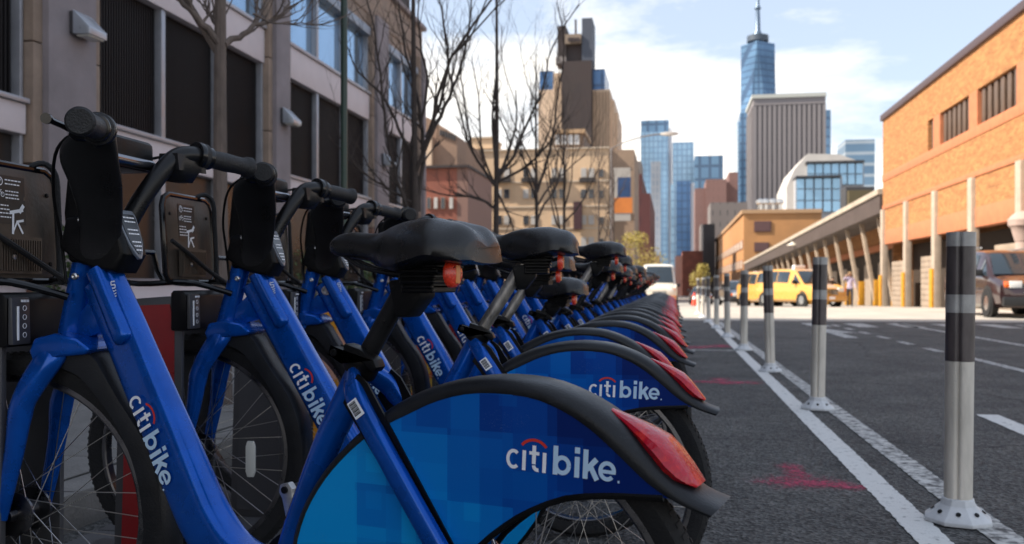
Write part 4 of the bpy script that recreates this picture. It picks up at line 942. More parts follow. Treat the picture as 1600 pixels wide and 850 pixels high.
# ---------------------------------------------------------------- plants
def leafmat(name, c1, c2): return mat(name, c1, 0.6, col2=c2, thr=(0.35, 0.65), vscale=3.0)
hedgem = leafmat('hedge_leaf', (0.035, 0.065, 0.015), (0.07, 0.11, 0.03)); yellm = leafmat('spring_leaf', (0.30, 0.22, 0.04), (0.38, 0.32, 0.08))
barkm = mat('bark', (0.13, 0.10, 0.085), 0.9, var=0.35, vscale=14, bump=0.5, bscale=45, stretch=(1, 1, 0.3))
barkd = mat('bark_dark', (0.06, 0.046, 0.04), 0.9, var=0.3, vscale=14, bump=0.4, bscale=45)
soil = mat('twig', (0.05, 0.035, 0.025), 0.9)
def leaves(m, n, cen, rad, size, rnd, box=False):
    for _ in range(n):
        if box: p = Vector([c + rnd.uniform(-r, r) for c, r in zip(cen, rad)])
        else:
            d = Vector((rnd.gauss(0, 1), rnd.gauss(0, 1), rnd.gauss(0, 1))).normalized() * rnd.random() ** 0.45
            p = Vector((cen[0] + d.x * rad[0], cen[1] + d.y * rad[1], cen[2] + d.z * rad[2]))
        a = Vector((rnd.uniform(-1, 1), rnd.uniform(-1, 1), rnd.uniform(-1, 1))).normalized() * size * rnd.uniform(0.6, 1.3)
        b = a.cross(Vector((rnd.uniform(-1, 1), rnd.uniform(-1, 1), rnd.uniform(-1, 1)))).normalized() * size * 0.5
        m.add([p - a, p + b, p + a, p - b], [(0, 1, 2, 3)])
for y0, y1, l in ((6.7, 7.2, 'low clipped green hedge at the wall foot below the nearest wall lamp'), (12.2, 14.6, 'low clipped green hedge at the wall foot behind the third bike')):
    t = thing('hedge', l, 'hedge', (0, 0, 0.13)); rnd = random.Random(int(y0 * 10))
    m = M(); leaves(m, int(1700 * (y1 - y0)), (-4.95, (y0 + y1) / 2, 0.72), (0.32, (y1 - y0) / 2, 0.50), 0.035, rnd, True)
    tag(m.build('foliage', hedgem, t, smooth=0), kind='stuff')
    k = M()
    for i in range(9):
        x, y = -4.95 + rnd.uniform(-.2, .2), rnd.uniform(y0, y1); k.tube([(x, y, 0), (x + rnd.uniform(-.1, .1), y + rnd.uniform(-.1, .1), 0.9)], 0.012, n=5)
    k.build('stems', soil, t)

def tree(loc, h, r0, fork, seed, label, m=barkm, spread=0.55, levels=5, lean=(0, 0), nb=5, arms=None, pxl=None):
    t = thing('bare_tree', label, 'tree', loc, 0, 'bare young street trees along the sidewalk')
    rnd = random.Random(seed); tk = M()
    pts = []; n = 9
    for i in range(n + 1):
        f = i / n; pts.append(Vector((lean[0] * f * f + 0.025 * sin(3 * f + seed), lean[1] * f * f + 0.025 * cos(4 * f + seed), h * f)))
    tk.tube(pts, [r0 * (1 - 0.78 * i / n) * (1.25 if i == 0 else 1) for i in range(n + 1)], n=10)
    tk.build('trunk', m, t)
    def branch(mm, p, d, L, r, lv):
        q = p.copy(); pp = [q.copy()]; dd = d.normalized(); k = 5 if lv > 1 else 3
        for i in range(k):
            dd = (dd + Vector((rnd.uniform(-.26, .26), rnd.uniform(-.26, .26), rnd.uniform(-.08, .26)))).normalized(); q = q + dd * L / k; pp.append(q.copy())
        mm.tube(pp, [r * (1 - 0.62 * i / k) for i in range(k + 1)], n=6 if lv > 1 else 4)
        if lv > 0:
            for _ in range(rnd.choice((2, 3)) if lv > 1 else rnd.choice((2, 3, 3))):
                i = rnd.randint(max(1, k - 3), k); s = (dd + Vector((rnd.uniform(-1, 1), rnd.uniform(-1, 1), rnd.uniform(-.2, .7))) * 0.75).normalized()
                branch(mm, pp[i], s, L * rnd.uniform(0.5, 0.8), r * (1 - 0.62 * i / k) * 0.72, lv - 1)
    if pxl:                                        # main limbs traced from the photograph, at the tree's own distance
        k_ = 1430 / (-loc[0] * sin(TH) + loc[1] * cos(TH)); p0 = pxl[0]
        for L in pxl[1:]:
            w = L[0]; dz = rnd.uniform(-0.25, 0.25); q = []
            for i, (px, py) in enumerate(L[1:]):
                a = (px - p0) / k_; q.append(Vector((a * cos(TH) - sin(TH) * dz * i * 0.4, a * sin(TH) + cos(TH) * dz * i * 0.4, 0.855 + (445 - py) / k_ - loc[2])))
            q = [Vector(v) for v in smooth_pts(q, 4)]
            q = [v + Vector((rnd.uniform(-.01, .01), rnd.uniform(-.01, .01), rnd.uniform(-.008, .008))) for v in q]
            mm = M(); mm.tube(q, [w / k_ * (1 - 0.75 * i / len(q)) * 0.42 for i in range(len(q))], n=8)
            for i in range(4 if loc[1] < 8 else 2, len(q)):
                dd = (q[i] - q[i - 2]).normalized()
                branch(mm, q[i], dd + Vector((rnd.uniform(-1, 1), rnd.uniform(-1, 1), rnd.uniform(-.1, .7))), rnd.uniform(0.25, 0.6) * (120 / k_) ** 0.3, max(0.0035, w / k_ * (1 - 0.72 * i / len(q)) * 0.22), 2)
            mm.build('limb', m, t)
    for i in range(nb):
        z = fork + (h * 0.82 - fork) * (i / max(1, nb - 1)) ** 1.1
        a = rnd.uniform(0, 2 * pi) if not arms else radians(arms[i % len(arms)])
        j = min(n - 1, int(z / h * n)); p = pts[j] + (pts[j + 1] - pts[j]) * (z / h * n - j)
        mm = M(); rr = r0 * (1 - 0.78 * z / h) * 0.72
        branch(mm, p, Vector((cos(a) * spread, sin(a) * spread, 0.75)), (h - fork) * rnd.uniform(0.42, 0.62) * (1 - 0.35 * i / nb), rr, levels - 1)
        mm.build('limb', m, t)
    return t
TX = -2.7
tree((TX, 5.2, 0.13), 5.6, 0.052, 2.12, 3, 'nearest bare tree with a pale rough trunk rising behind the first two bikes', levels=4, nb=3, arms=(170, 20, 200), pxl=[352, (14, (350, 72), (322, 40), (300, 15), (270, -5), (240, -50)), (11, (350, 62), (332, 30), (308, 0), (300, -50)), (13, (352, 70), (375, 45), (395, 22), (418, 5), (432, -30)), (5, (395, 22), (425, 28), (460, 24), (492, 20))])
tree((TX, 9.4, 0.13), 5.6, 0.044, 1.9, 8, 'second bare street tree at the corner end of the office building', barkd, spread=0.35, nb=2, pxl=[650, (8, (652, 350), (630, 300), (610, 220), (602, 140), (592, 60), (575, -20)), (9, (655, 330), (662, 225), (650, 140), (632, 70), (618, -10)), (9, (662, 235), (690, 180), (715, 120), (732, 50), (740, -20)), (7, (668, 215), (695, 140), (700, 70), (688, 0), (685, -30)), (7, (655, 260), (625, 200), (600, 150), (560, 110), (540, 60)), (6, (652, 320), (600, 290), (560, 260), (530, 210)), (6, (660, 200), (668, 120), (655, 40), (660, -30))])
tree((TX, 13.9, 0.13), 6.2, 0.055, 2.3, 12, 'third bare street tree standing against the beige apartment block', barkd, spread=0.5, nb=2, pxl=[772, (6, (772, 290), (735, 235), (715, 170), (700, 110), (690, 40)), (5, (735, 235), (725, 170), (718, 110), (722, 60)), (7, (772, 280), (800, 245), (822, 190), (845, 140), (862, 70), (905, 0)), (6, (775, 285), (820, 262), (855, 225), (880, 180)), (6, (771, 325), (740, 308), (700, 305), (640, 290)), (6, (772, 260), (768, 180), (775, 90), (772, -20)), (5, (772, 290), (750, 230), (745, 150), (735, 90)), (5, (774, 300), (790, 330), (800, 360), (815, 400))])
tree((TX, 18.3, 0.13), 5.4, 0.05, 2.0, 21, 'fourth bare street tree, before the beige apartment block', barkd, spread=0.55, nb=8, pxl=[838, (6, (838, 300), (860, 230), (870, 150), (880, 80), (868, 10)), (5, (838, 320), (820, 260), (800, 200))])
tree((TX, 22.8, 0.0), 5.6, 0.055, 1.8, 25, 'fifth bare street tree, under the tall water-tank tower', barkd, spread=0.6, nb=9)
tree((TX - 0.3, 37.5, 0.0), 6.6, 0.06, 2.2, 31, 'sixth bare street tree, beyond the crossing', barkd, spread=0.5, nb=6)
tree((TX, 42.5, 0.0), 6.2, 0.06, 2.2, 37, 'seventh bare street tree, beyond the crossing beside the street lamp', barkd, spread=0.5, nb=6)
t = thing('budding_tree', 'small tree in yellow spring leaf beyond the bike row', 'tree', (onx(985, 62), 62, G(62)))
M().tube([(0, 0, 0), (0.1, 0, 1.5), (0, 0.1, 3.0)], [0.1, 0.08, 0.03], n=8).build('trunk', barkd, t)
m = M(); rnd = random.Random(4)
for c, r in (((0, 0, 2.9), (1.3, 1.2, 1.0)), ((-0.7, 0.2, 2.2), (0.9, 0.9, 0.7)), ((0.8, -0.2, 2.3), (0.8, 0.8, 0.8)), ((0.2, 0, 3.8), (0.6, 0.6, 0.5))): leaves(m, 520, (c[0] * 1.7, c[1] * 1.7, c[2] * 1.15), (r[0] * 1.6, r[1] * 1.4, r[2] * 1.3), 0.085, rnd)
tag(m.build('crown', yellm, t, smooth=0), kind='stuff')
t = thing('budding_tree', 'far tree in yellow spring leaf in the middle of the street view', 'tree', (onx(1094, 140), 140, G(140)))
M().tube([(0, 0, 0), (0.1, 0, 2.0), (0, 0.1, 4.0)], [0.14, 0.1, 0.04], n=8).build('trunk', barkd, t)
m = M()
for c, r in (((0, 0, 3.6), (1.8, 1.5, 1.7)), ((0.4, 0.2, 5.2), (1.0, 0.9, 0.9))): leaves(m, 500, c, r, 0.16, rnd)
tag(m.build('crown', yellm, t, smooth=0), kind='stuff')
# green post
t = thing('sign_pole', 'dark green metal pole standing on the sidewalk behind the bikes', 'pole', (-2.3, 6.2, 0.13))
M().tube([(0, 0, 0), (0, 0, 4.6)], 0.024, n=14).build('shaft', mat('green_paint', (0.016, 0.04, 0.028), 0.4, var=0.2), t)
M().lathe([(0.0, 0), (0.07, 0), (0.07, 0.012), (0.034, 0.03), (0.034, 0.09), (0.0, 0.09)], (0, 0, 0), axis='z', n=20, closed=False).build('foot', mat('green_paint', (0, 0, 0)), t)
M().lathe([(0.0, 0), (0.034, 0), (0.03, 0.02), (0.0, 0.03)], (0, 0, 4.6), axis='z', n=14, closed=False).build('cap', mat('green_paint', (0, 0, 0)), t)

# ---------------------------------------------------------------- the long brick building on the right
def brickm(name, c1, c2, mort, sc_, rough=0.85):
    m = bpy.data.materials.new(name); m.use_nodes = True; t = m.node_tree; b = t.nodes['Principled BSDF']; l = t.links.new; b.inputs['Roughness'].default_value = rough
    tcn = N(t, 'ShaderNodeTexCoord'); sp = N(t, 'ShaderNodeSeparateXYZ'); l(tcn.outputs['Object'], sp.inputs[0])
    ad = N(t, 'ShaderNodeMath', operation='ADD'); l(sp.outputs[0], ad.inputs[0]); l(sp.outputs[1], ad.inputs[1])
    cb = N(t, 'ShaderNodeCombineXYZ'); l(ad.outputs[0], cb.inputs[0]); l(sp.outputs[2], cb.inputs[1])
    br = N(t, 'ShaderNodeTexBrick', ins={'Scale': sc_, 'Mortar Size': 0.012, 'Brick Width': 0.5, 'Row Height': 0.17}); l(cb.outputs[0], br.inputs['Vector'])
    br.inputs['Color1'].default_value = (*c1, 1); br.inputs['Color2'].default_value = (*c2, 1); br.inputs['Mortar'].default_value = (*mort, 1)
    n = N(t, 'ShaderNodeTexNoise', ins={'Scale': 1.0, 'Detail': 8.0, 'Roughness': 0.75}); ms_ = N(t, 'ShaderNodeMapping'); ms_.inputs['Scale'].default_value = (1.2, 1.2, 5.0); l(tcn.outputs['Object'], ms_.inputs[0]); l(ms_.outputs[0], n.inputs['Vector'])
    r = N(t, 'ShaderNodeMapRange', ins={'From Min': 0.3, 'From Max': 0.7, 'To Min': 0.75, 'To Max': 1.18}); l(n.outputs[0], r.inputs['Value'])
    mxx = N(t, 'ShaderNodeVectorMath', operation='SCALE'); l(br.outputs['Color'], mxx.inputs[0]); l(r.outputs[0], mxx.inputs['Scale']); l(mxx.outputs[0], b.inputs['Base Color'])
    bp = N(t, 'ShaderNodeBump', ins={'Strength': 0.4, 'Distance': 0.01}); l(br.outputs['Fac'], bp.inputs['Height']); bp.invert = True; l(bp.outputs[0], b.inputs['Normal'])
    MATS[name] = m; return m
brO = brickm('orange_brick', (0.46, 0.20, 0.068), (0.29, 0.12, 0.040), (0.42, 0.23, 0.10), 1.8)
brR = mat('red_orange_band', (0.46, 0.165, 0.075), 0.8, var=0.15, vscale=3, bump=0.1)
pilb = mat('concrete_pier', (0.38, 0.31, 0.245), 0.8, var=0.15, vscale=3, bump=0.1)
doorm = mat('roller_door', (0.32, 0.25, 0.19), 0.6, var=0.15, vscale=2)
doord = mat('dark_opening', (0.045, 0.032, 0.024), 0.7, var=0.2)
yelm = mat('safety_yellow', (0.52, 0.24, 0.012), 0.6, var=0.25, vscale=6)
RX = 11.0
RB = thing('brick_warehouse', 'orange brick warehouse on the right with beige piers and roller doors', 'building')
YE = 51.3
wy = [(32.1, 36.0), (36.95, 40.75)]
def rb(name, m, x0, x1, y0, y1, z0, z1, bev=0.0, par=None): return M().box(x0, x1, y0, y1, z0, z1).build(name, m, par or RB, bevel=bev)
rb('upper_wall', brO, RX, RX + 20, 22, YE, 8.02, 9.55)
rb('lower_wall', brO, RX, RX + 20, 22, YE, 5.05, 6.30)
rb('sill_band', brR, RX - 0.03, RX + 20, 22, YE + 0.02, 6.302, 6.68, 0.01)
rb('base_band', brR, RX - 0.03, RX + 20, 22, YE + 0.02, 4.84, 5.048, 0.01)
rb('coping', mat('roof_coping', (0.07, 0.045, 0.05), 0.5), RX - 0.12, RX + 20.1, 21.9, YE + 0.12, 9.552, 9.86, 0.02)
ye = [22, 27.3, 31.2, 32.1, 36.0, 36.95, 40.75, 41.75, 42.6, YE]
for i in range(0, len(ye) - 1):
    a, b = ye[i], ye[i + 1]
    if i % 2 == 0:
        m_ = brO
        rb('wall_pier', brO if (b - a) > 5 else brR, RX, RX + 20, a, b, 6.682, 8.018)
    else:
        f = rb('window', mat('window_recess', (0.03, 0.022, 0.018), 0.5), RX + 0.22, RX + 20, a, b, 6.682, 8.018)
        n = max(1, int((b - a) / 0.62))
        for j in range(n):
            y = a + (b - a) * (j + 0.5) / n
            M().box(RX + 0.10, RX + 0.2, y - 0.2, y + 0.16, 6.72, 7.97).build('window_slat', mat('window_brown', (0.13, 0.085, 0.06), 0.45, 0.2, var=0.2, vscale=4), f, bevel=0.01)
piers = [YE - 0.22 - 4.86 * i for i in range(6)]
for i, y in enumerate(piers):
    p = rb('pier', pilb, RX - 0.13, RX + 0.16, y - 0.24, y + 0.24, G(y) - 0.05, 4.835, 0.02)
    M().box(RX - 0.22, RX - 0.131, y - 0.21, y + 0.21, G(y) - 0.05, 1.65 + G(y)).build('bumper', yelm, p, bevel=0.01) if i < 3 else None
for i in range(5):
    y1, y0 = piers[i] - 0.245, piers[i + 1] + 0.245
    rb('spandrel', brO, RX + 0.02, RX + 0.45, y0, y1, 3.72, 4.838)
    rb('spandrel_band', brR, RX + 0.0, RX + 0.45, y0, y1, 2.98, 3.718, 0.01)
    rb('recess', doord, RX + 1.4, RX + 1.5, y0, y1, -0.6, 2.978)
    w = (y1 - y0)
    d = rb('roller_door', doorm, RX + 0.20, RX + 0.28, y0 + w * 0.04, y0 + w * (0.66 if i % 2 else 0.84), G(y0) - 0.1, 2.25 + G(y0))
    for j in range(9):
        rb('door_slat', doorm, RX + 0.175, RX + 0.199, y0 + w * 0.05, y0 + w * (0.65 if i % 2 else 0.83), G(y0) + 0.02 + j * 0.25, G(y0) + 0.24 + j * 0.25, 0.004, d)
rb('end_wall', brO, RX + 0.46, RX + 20, YE - 0.3, YE - 0.02, -0.7, 4.838)
# ---------------------------------------------------------------- market shed with a long canopy
SH = thing('canopy_shed', 'long low brick shed with a deep brown canopy on slanting beige struts', 'building')
def sheared(name, m, x0, x1, y0, y1, z0, z1, par=None, segs=8):
    k = M()
    for i in range(segs):
        a = y0 + (y1 - y0) * i / segs; b = y0 + (y1 - y0) * (i + 1) / segs
        k.add([(x, y, z + G(y)) for x in (x0, x1) for y in (a, b) for z in (z0, z1)], [(0, 1, 3, 2), (4, 6, 7, 5), (1, 5, 7, 3), (0, 2, 6, 4)] + ([(0, 4, 5, 1)] if i == 0 else []) + ([(2, 3, 7, 6)] if i == segs - 1 else []))
    return k.build(name, m, par or SH, smooth=0)
cany = mat('canopy_fascia', (0.075, 0.055, 0.048), 0.6, var=0.2, vscale=1); canr = mat('canopy_roof', (0.40, 0.34, 0.27), 0.7, var=0.15, vscale=1)
strut = mat('strut_beige', (0.42, 0.33, 0.25), 0.7, var=0.15, vscale=3)
sheared('canopy_fascia', cany, 10.9, 13.0, YE + 0.3, 146, 5.0, 6.0)
sheared('canopy_roof', canr, 10.8, 14.5, YE + 0.3, 146.2, 6.003, 6.3)
k = M(); 0 and k.loft([[(9.0, YE - 8.8, 4.20), (9.0, YE - 8.8, 4.95), (11.0, YE - 8.8, 4.95), (11.0, YE - 8.8, 4.2)], [(9.0, YE + 0.28, 4.06), (9.0, YE + 0.28, 4.81), (11.0, YE + 0.28, 4.81), (11.0, YE + 0.28, 4.06)]])
sheared('back_wall', brO, 14.6, 15.0, YE + 0.3, 146, 3.9, 5.9)
sheared('back_band', brR, 14.4, 14.59, YE + 0.3, 146, 3.85, 4.3)
sheared('recess', doord, 15.1, 15.3, YE + 0.3, 146, -0.3, 5.5)
sheared('roof_wall', mat('shed_brown', (0.12, 0.08, 0.06), 0.8), 15.4, 20, YE + 0.3, 146, 5.4, 6.6)
n = 20
for i in range(n):
    y = YE + 3.2 + i * 4.7; g_ = G(y)
    M().loft([[(12.35 + dx, y + dy, g_ - 0.1) for dx, dy in ((-.13, -.13), (.13, -.13), (.13, .13), (-.13, .13))], [(11.45 + dx, y + dy, g_ + 5.0) for dx, dy in ((-.11, -.12), (.11, -.12), (.11, .12), (-.11, .12))]]).build('strut', strut, SH, bevel=0.02)
    if i < 8:
        M().box(12.15, 12.53, y - 0.20, y + 0.18, g_ - 0.05, g_ + 1.6).build('bumper', yelm, SH, bevel=0.02)
    if i < n - 1:
        d = M().box(14.10, 14.20, y + 0.9, y + 3.3, g_ - 0.15, g_ + 2.9).build('roller_door', doorm, SH)
cl_ = thing('ceiling_lamp', 'round pale lamp hanging from the canopy edge', 'lamp', (10.7, 86, G(86) + 5.4))
M().lathe([(0, 0.25), (0.12, 0.25), (0.2, 0.12), (0.48, 0.02), (0.5, -0.05), (0.0, -0.1)], (0, 0, 0), axis='z', n=24, closed=False).build('shade', mat('lamp_enamel', (0.65, 0.6, 0.5), 0.4), cl_)
M().tube([(0, 0, 0.25), (0.1, 0, 0.6)], 0.04, n=8).build('stem', cany, cl_)
# ---------------------------------------------------------------- buildings beyond
def gridm(name, c1, c2, mort, w, h, ms=0.12, rough=0.3, metal=0.3, scale=1.0):
    if name in MATS: return MATS[name]
    m = bpy.data.materials.new(name); m.use_nodes = True; t = m.node_tree; b = t.nodes['Principled BSDF']; l = t.links.new
    b.inputs['Roughness'].default_value = rough; b.inputs['Metallic'].default_value = metal
    tcn = N(t, 'ShaderNodeTexCoord'); sp = N(t, 'ShaderNodeSeparateXYZ'); l(tcn.outputs['Object'], sp.inputs[0])
    ad = N(t, 'ShaderNodeMath', operation='ADD'); l(sp.outputs[0], ad.inputs[0]); l(sp.outputs[1], ad.inputs[1])
    cb = N(t, 'ShaderNodeCombineXYZ'); l(ad.outputs[0], cb.inputs[0]); l(sp.outputs[2], cb.inputs[1])
    br = N(t, 'ShaderNodeTexBrick', offset=0.0, ins={'Scale': 1.0, 'Mortar Size': ms, 'Mortar Smooth': 0.1, 'Brick Width': w, 'Row Height': h}); l(cb.outputs[0], br.inputs['Vector'])
    br.inputs['Color1'].default_value = (*c1, 1); br.inputs['Color2'].default_value = (*c2, 1); br.inputs['Mortar'].default_value = (*mort, 1)
    n = N(t, 'ShaderNodeTexNoise', ins={'Scale': 0.02, 'Detail': 4.0}); l(tcn.outputs['Object'], n.inputs['Vector'])
    r = N(t, 'ShaderNodeMapRange', ins={'From Min': 0.35, 'From Max': 0.65, 'To Min': 0.8, 'To Max': 1.2}); l(n.outputs[0], r.inputs['Value'])
    v = N(t, 'ShaderNodeVectorMath', operation='SCALE'); l(br.outputs['Color'], v.inputs[0]); l(r.outputs[0], v.inputs['Scale']); l(v.outputs[0], b.inputs['Base Color'])
    MATS[name] = m; return m
gl1 = gridm('tower_glass_pale', (0.20, 0.33, 0.47), (0.25, 0.39, 0.53), (0.14, 0.22, 0.33), 3.0, 4.0, 0.35, 0.2, 0.35)
gl2 = gridm('tower_glass_blue', (0.11, 0.205, 0.33), (0.14, 0.25, 0.38), (0.07, 0.12, 0.20), 6.0, 8.0, 0.9, 0.2, 0.35)
gl3 = gridm('tower_glass_dark', (0.05, 0.12, 0.26), (0.07, 0.15, 0.30), (0.04, 0.08, 0.16), 2.6, 3.6, 0.3, 0.2, 0.4)
stg = mat('tower_stone_grey', (0.215, 0.195, 0.20), 0.7, var=0.08, vscale=0.02)
stg2 = mat('tower_window_strip', (0.045, 0.045, 0.06), 0.35)
brn = gridm('brown_brick_flats', (0.05, 0.035, 0.045), (0.09, 0.06, 0.06), (0.17, 0.095, 0.085), 1.7, 3.0, 0.85, 0.8, 0.0)
gry = gridm('grey_block', (0.06, 0.06, 0.065), (0.09, 0.085, 0.085), (0.17, 0.15, 0.145), 2.0, 3.2, 0.9, 0.8, 0.0)
beige = mat('beige_brick', (0.56, 0.40, 0.26), 0.85, var=0.14, vscale=0.35, bump=0.1)
beig2 = mat('beige_brick_pale', (0.58, 0.43, 0.31), 0.85, var=0.1, vscale=0.2)
redb = mat('red_brick', (0.22, 0.075, 0.05), 0.85, var=0.25, vscale=0.6)
brown = mat('brown_cladding', (0.033, 0.022, 0.022), 0.7, var=0.25, vscale=0.15)
dkrb = gridm('dark_red_brick', (0.03, 0.02, 0.025), (0.05, 0.03, 0.035), (0.09, 0.028, 0.028), 1.8, 3.2, 0.9, 0.8, 0.0)
wing = mat('window_dark_glass', (0.03, 0.035, 0.045), 0.15, spec=0.6); winl = mat('window_blind', (0.40, 0.38, 0.36), 0.5, var=0.15, vscale=0.5); trim = mat('stone_trim', (0.50, 0.42, 0.33), 0.8)
def blk_(par, name, m, px0, px1, top, y, d, bot=None, bev=0.0):
    x0, x1 = onx(px0, y), onx(px1, y); xm = (x0 + x1) / 2
    z1 = hz(top, xm, y); z0 = -4 if bot is None else hz(bot, xm, y)
    return M().box(x0, x1, y, y + d, z0, z1).build(name, m, par, bevel=bev)
def B_(name, label): return thing(name, label, 'building')
def window(par, px0, px1, py0, py1, y, m=None, fr=True):
    x0, x1 = onx(px0, y), onx(px1, y); z1, z0 = hz(py0, x0, y), hz(py1, x0, y); w = (x1 - x0)
    f = M().box(x0 - 0.08 * w, x1 + 0.08 * w, y - 0.14, y + 0.05, z0 - 0.06 * w, z1 + 0.06 * w).build('window', trim if fr else m or wing, par)
    M().box(x0, x1, y - 0.18, y - 0.142, z0, z1).build('pane', m or wing, f)
    return f
# tan block and red brick block behind the second tree
b = B_('tan_loft_building', 'tan and brown loft building with an angled roofline behind the second bare tree')
y = 88; x0, x1 = onx(655, y), onx(714, y); zt = hz(184, x0, y); zt2 = hz(212, x1, y)
M().prism([(x0 - 8, -2), (x1, -2), (x1, zt2), (x0 + 0.9, zt), (x0 - 8, zt)], y, y + 14).build('wall', mat('tan_brown_brick', (0.24, 0.155, 0.11), 0.85, var=0.2, vscale=0.4), b)
for i in range(6): window(b, 688 + i * 4.3, 690 + i * 4.3, 203 + i * 1.6, 212 + i * 1.6, y, fr=False)
blk_(b, 'pale_pier', beig2, 661, 674, 212, y - 0.6, 0.7)  # pier in pale beige brick before the darker wall
b = B_('red_brick_building', 'low red brick building beneath the tan loft building')
blk_(b, 'wall', redb, 640, 714, 262, 72, 10); blk_(b, 'party_wall', mat('party_wall', (0.19, 0.11, 0.09), 0.85, var=0.1), 714.2, 731, 262, 72, 10)
blk_(b, 'cornice', brown, 639, 732, 258, 71.7, 10.4, 262)
for i, px in enumerate((668, 679, 690, 703)):
    for j, py in enumerate((309, 345)): window(b, px, px + 5, py, py + 17, 72, winl if (i + j) % 2 else wing)
# beige apartment block
b = B_('apartment_block', 'beige brick apartment block with rows of windows beyond the bare trees')
Y1 = 110
blk_(b, 'wall', beige, 732, 951, 234, Y1, 18); blk_(b, 'coping', trim, 731, 952, 232, Y1 - 0.25, 18.5, 234)
blk_(b, 'bulkhead', beige, 733, 769, 216, Y1 + 0.6, 6, 232.2); blk_(b, 'bulkhead_cap', trim, 732, 770, 213.5, Y1 + 0.4, 6.4, 216)
blk_(b, 'penthouse', mat('penthouse_brown', (0.16, 0.11, 0.08), 0.8), 866, 912, 208, Y1 + 3, 8, 232.2); blk_(b, 'penthouse_roof', mat('awning_tan', (0.36, 0.24, 0.14), 0.7), 862, 914, 202, Y1 + 2.5, 9, 208)
for px in (868, 878, 888, 898): window(b, px, px + 7, 211, 226, Y1 + 3, mat('skylit_pane', (0.45, 0.47, 0.5), 0.3))
blk_(b, 'side_wing', mat('beige_brown_brick', (0.27, 0.19, 0.135), 0.85, var=0.15, vscale=0.3), 951.2, 991, 234, Y1 + 0.5, 15)
for py in (263, 296, 337, 371):
    window(b, 745, 751, py, py + 11, Y1)
    for px in (776, 818, 862, 908):
        pane = (winl, wing)[(px // 7 + py) % 2]
        window(b, px, px + 8, py, py + 14, Y1, pane); window(b, px + 12, px + 20, py, py + 14, Y1, (wing, winl)[(px + py) % 2])
        if py in (263,): 
            x = onx(px - 2, Y1); x2 = onx(px + 23, Y1); z = hz(py + 16, x, Y1); M().box(x, x2, Y1 - 0.8, Y1 - 0.15, z - 0.5, z).build('balcony', mat('iron_dark', (0.03, 0.025, 0.025), 0.6), b)
    window(b, 936, 943, py + 2, py + 14, Y1)
for i, py in enumerate((283, 322, 356)): blk_(b, 'string_course', trim, 732.5, 950.5, py, Y1 - 0.12, 0.13, py + 2)
# sign panel in blue and orange on the wing
sgn = thing('wall_sign', 'hanging panel sign, white on top, blue in the middle and orange below', 'sign', (0, 0, 0))
ys_ = Y1 - 3
blk_(sgn, 'panel', mat('sign_white', (0.36, 0.33, 0.30), 0.5), 958, 985, 262, ys_, 0.5, 345)
blk_(sgn, 'blue_field', mat('sign_blue', (0.012, 0.045, 0.13), 0.5, var=0.3, vscale=0.8), 965, 985.5, 277, ys_ - 0.05, 0.04, 308)
blk_(sgn, 'orange_field', mat('sign_orange', (0.55, 0.17, 0.03), 0.5, var=0.2, vscale=0.5), 960, 988, 309, ys_ - 0.05, 0.04, 333)
# street-level dark doorway box of the block
blk_(b, 'dark_sign_box', mat('maroon_box', (0.045, 0.015, 0.02), 0.6), 896, 909, 315, Y1 - 0.9, 0.7, 358)
b = B_('red_tenement', 'narrow dark red tenement with a fire escape right of the blue and orange sign')
blk_(b, 'wall', dkrb, 990, 1003, 272, 150, 30); blk_(b, 'stair_tower', gry, 984, 1002, 252, 165, 10)
M().box(onx(1003, 150), onx(1016, 150), 150, 190, -4, hz(300, 8, 150)).build('annex', dkrb, b)
# dark tower with the tank on top
b = B_('stepped_tower', 'tall stepped beige tower with a dark brown central slab and black rooftop tanks')
Y2 = 210
blk_(b, 'left_shaft', beig2, 841, 877, 140, Y2, 22); blk_(b, 'left_glass_top', gl3, 843, 864, 111, Y2 + 1, 16, 140); blk_(b, 'left_pier', beig2, 864.5, 877, 114, Y2 + 0.5, 16, 140)
blk_(b, 'central_slab', brown, 877.3, 924, 95, Y2 - 3, 26)
blk_(b, 'right_shaft', beig2, 924.3, 953, 140, Y2, 22); blk_(b, 'right_step', beig2, 953.2, 960, 156, Y2 + 1, 20); blk_(b, 'right_step', beig2, 960.2, 965, 176, Y2 + 2, 18)
blk_(b, 'right_glass_top', gl3, 924.3, 945, 108, Y2 + 1, 16, 140)
for i in range(6): blk_(b, 'rib', mat('rib_tan', (0.33, 0.24, 0.17), 0.8), 926 + i * 5, 927.2 + i * 5, 142, Y2 - 0.5, 0.5)
blk_(b, 'mast_slab', brown, 871, 884, 40, Y2 + 2, 8, 95); blk_(b, 'mast_slab', mat('rooftop_slate', (0.05, 0.06, 0.085), 0.6), 909, 925.5, 28, Y2 + 2, 8, 95)
blk_(b, 'machine_room', brown, 884.2, 908.8, 70, Y2 + 3, 8, 95); blk_(b, 'tank', mat('tank_tan', (0.22, 0.17, 0.13), 0.8), 882.5, 908, 53, Y2 + 1.5, 6, 68)
for px in (890, 896, 902): M().lathe([(0, -0.3), (0.55, -0.3), (0.55, 0.1), (0, 0.1)], (onx(px, Y2), Y2 + 1.3, hz(60, onx(px, Y2), Y2)), axis='y', n=14, closed=False).build('fan', brown, b)
blk_(b, 'mast', brown, 898, 900.5, 30, Y2 + 5, 1, 53); blk_(b, 'ledge', gry, 868, 884, 88, Y2 - 1, 6, 99)
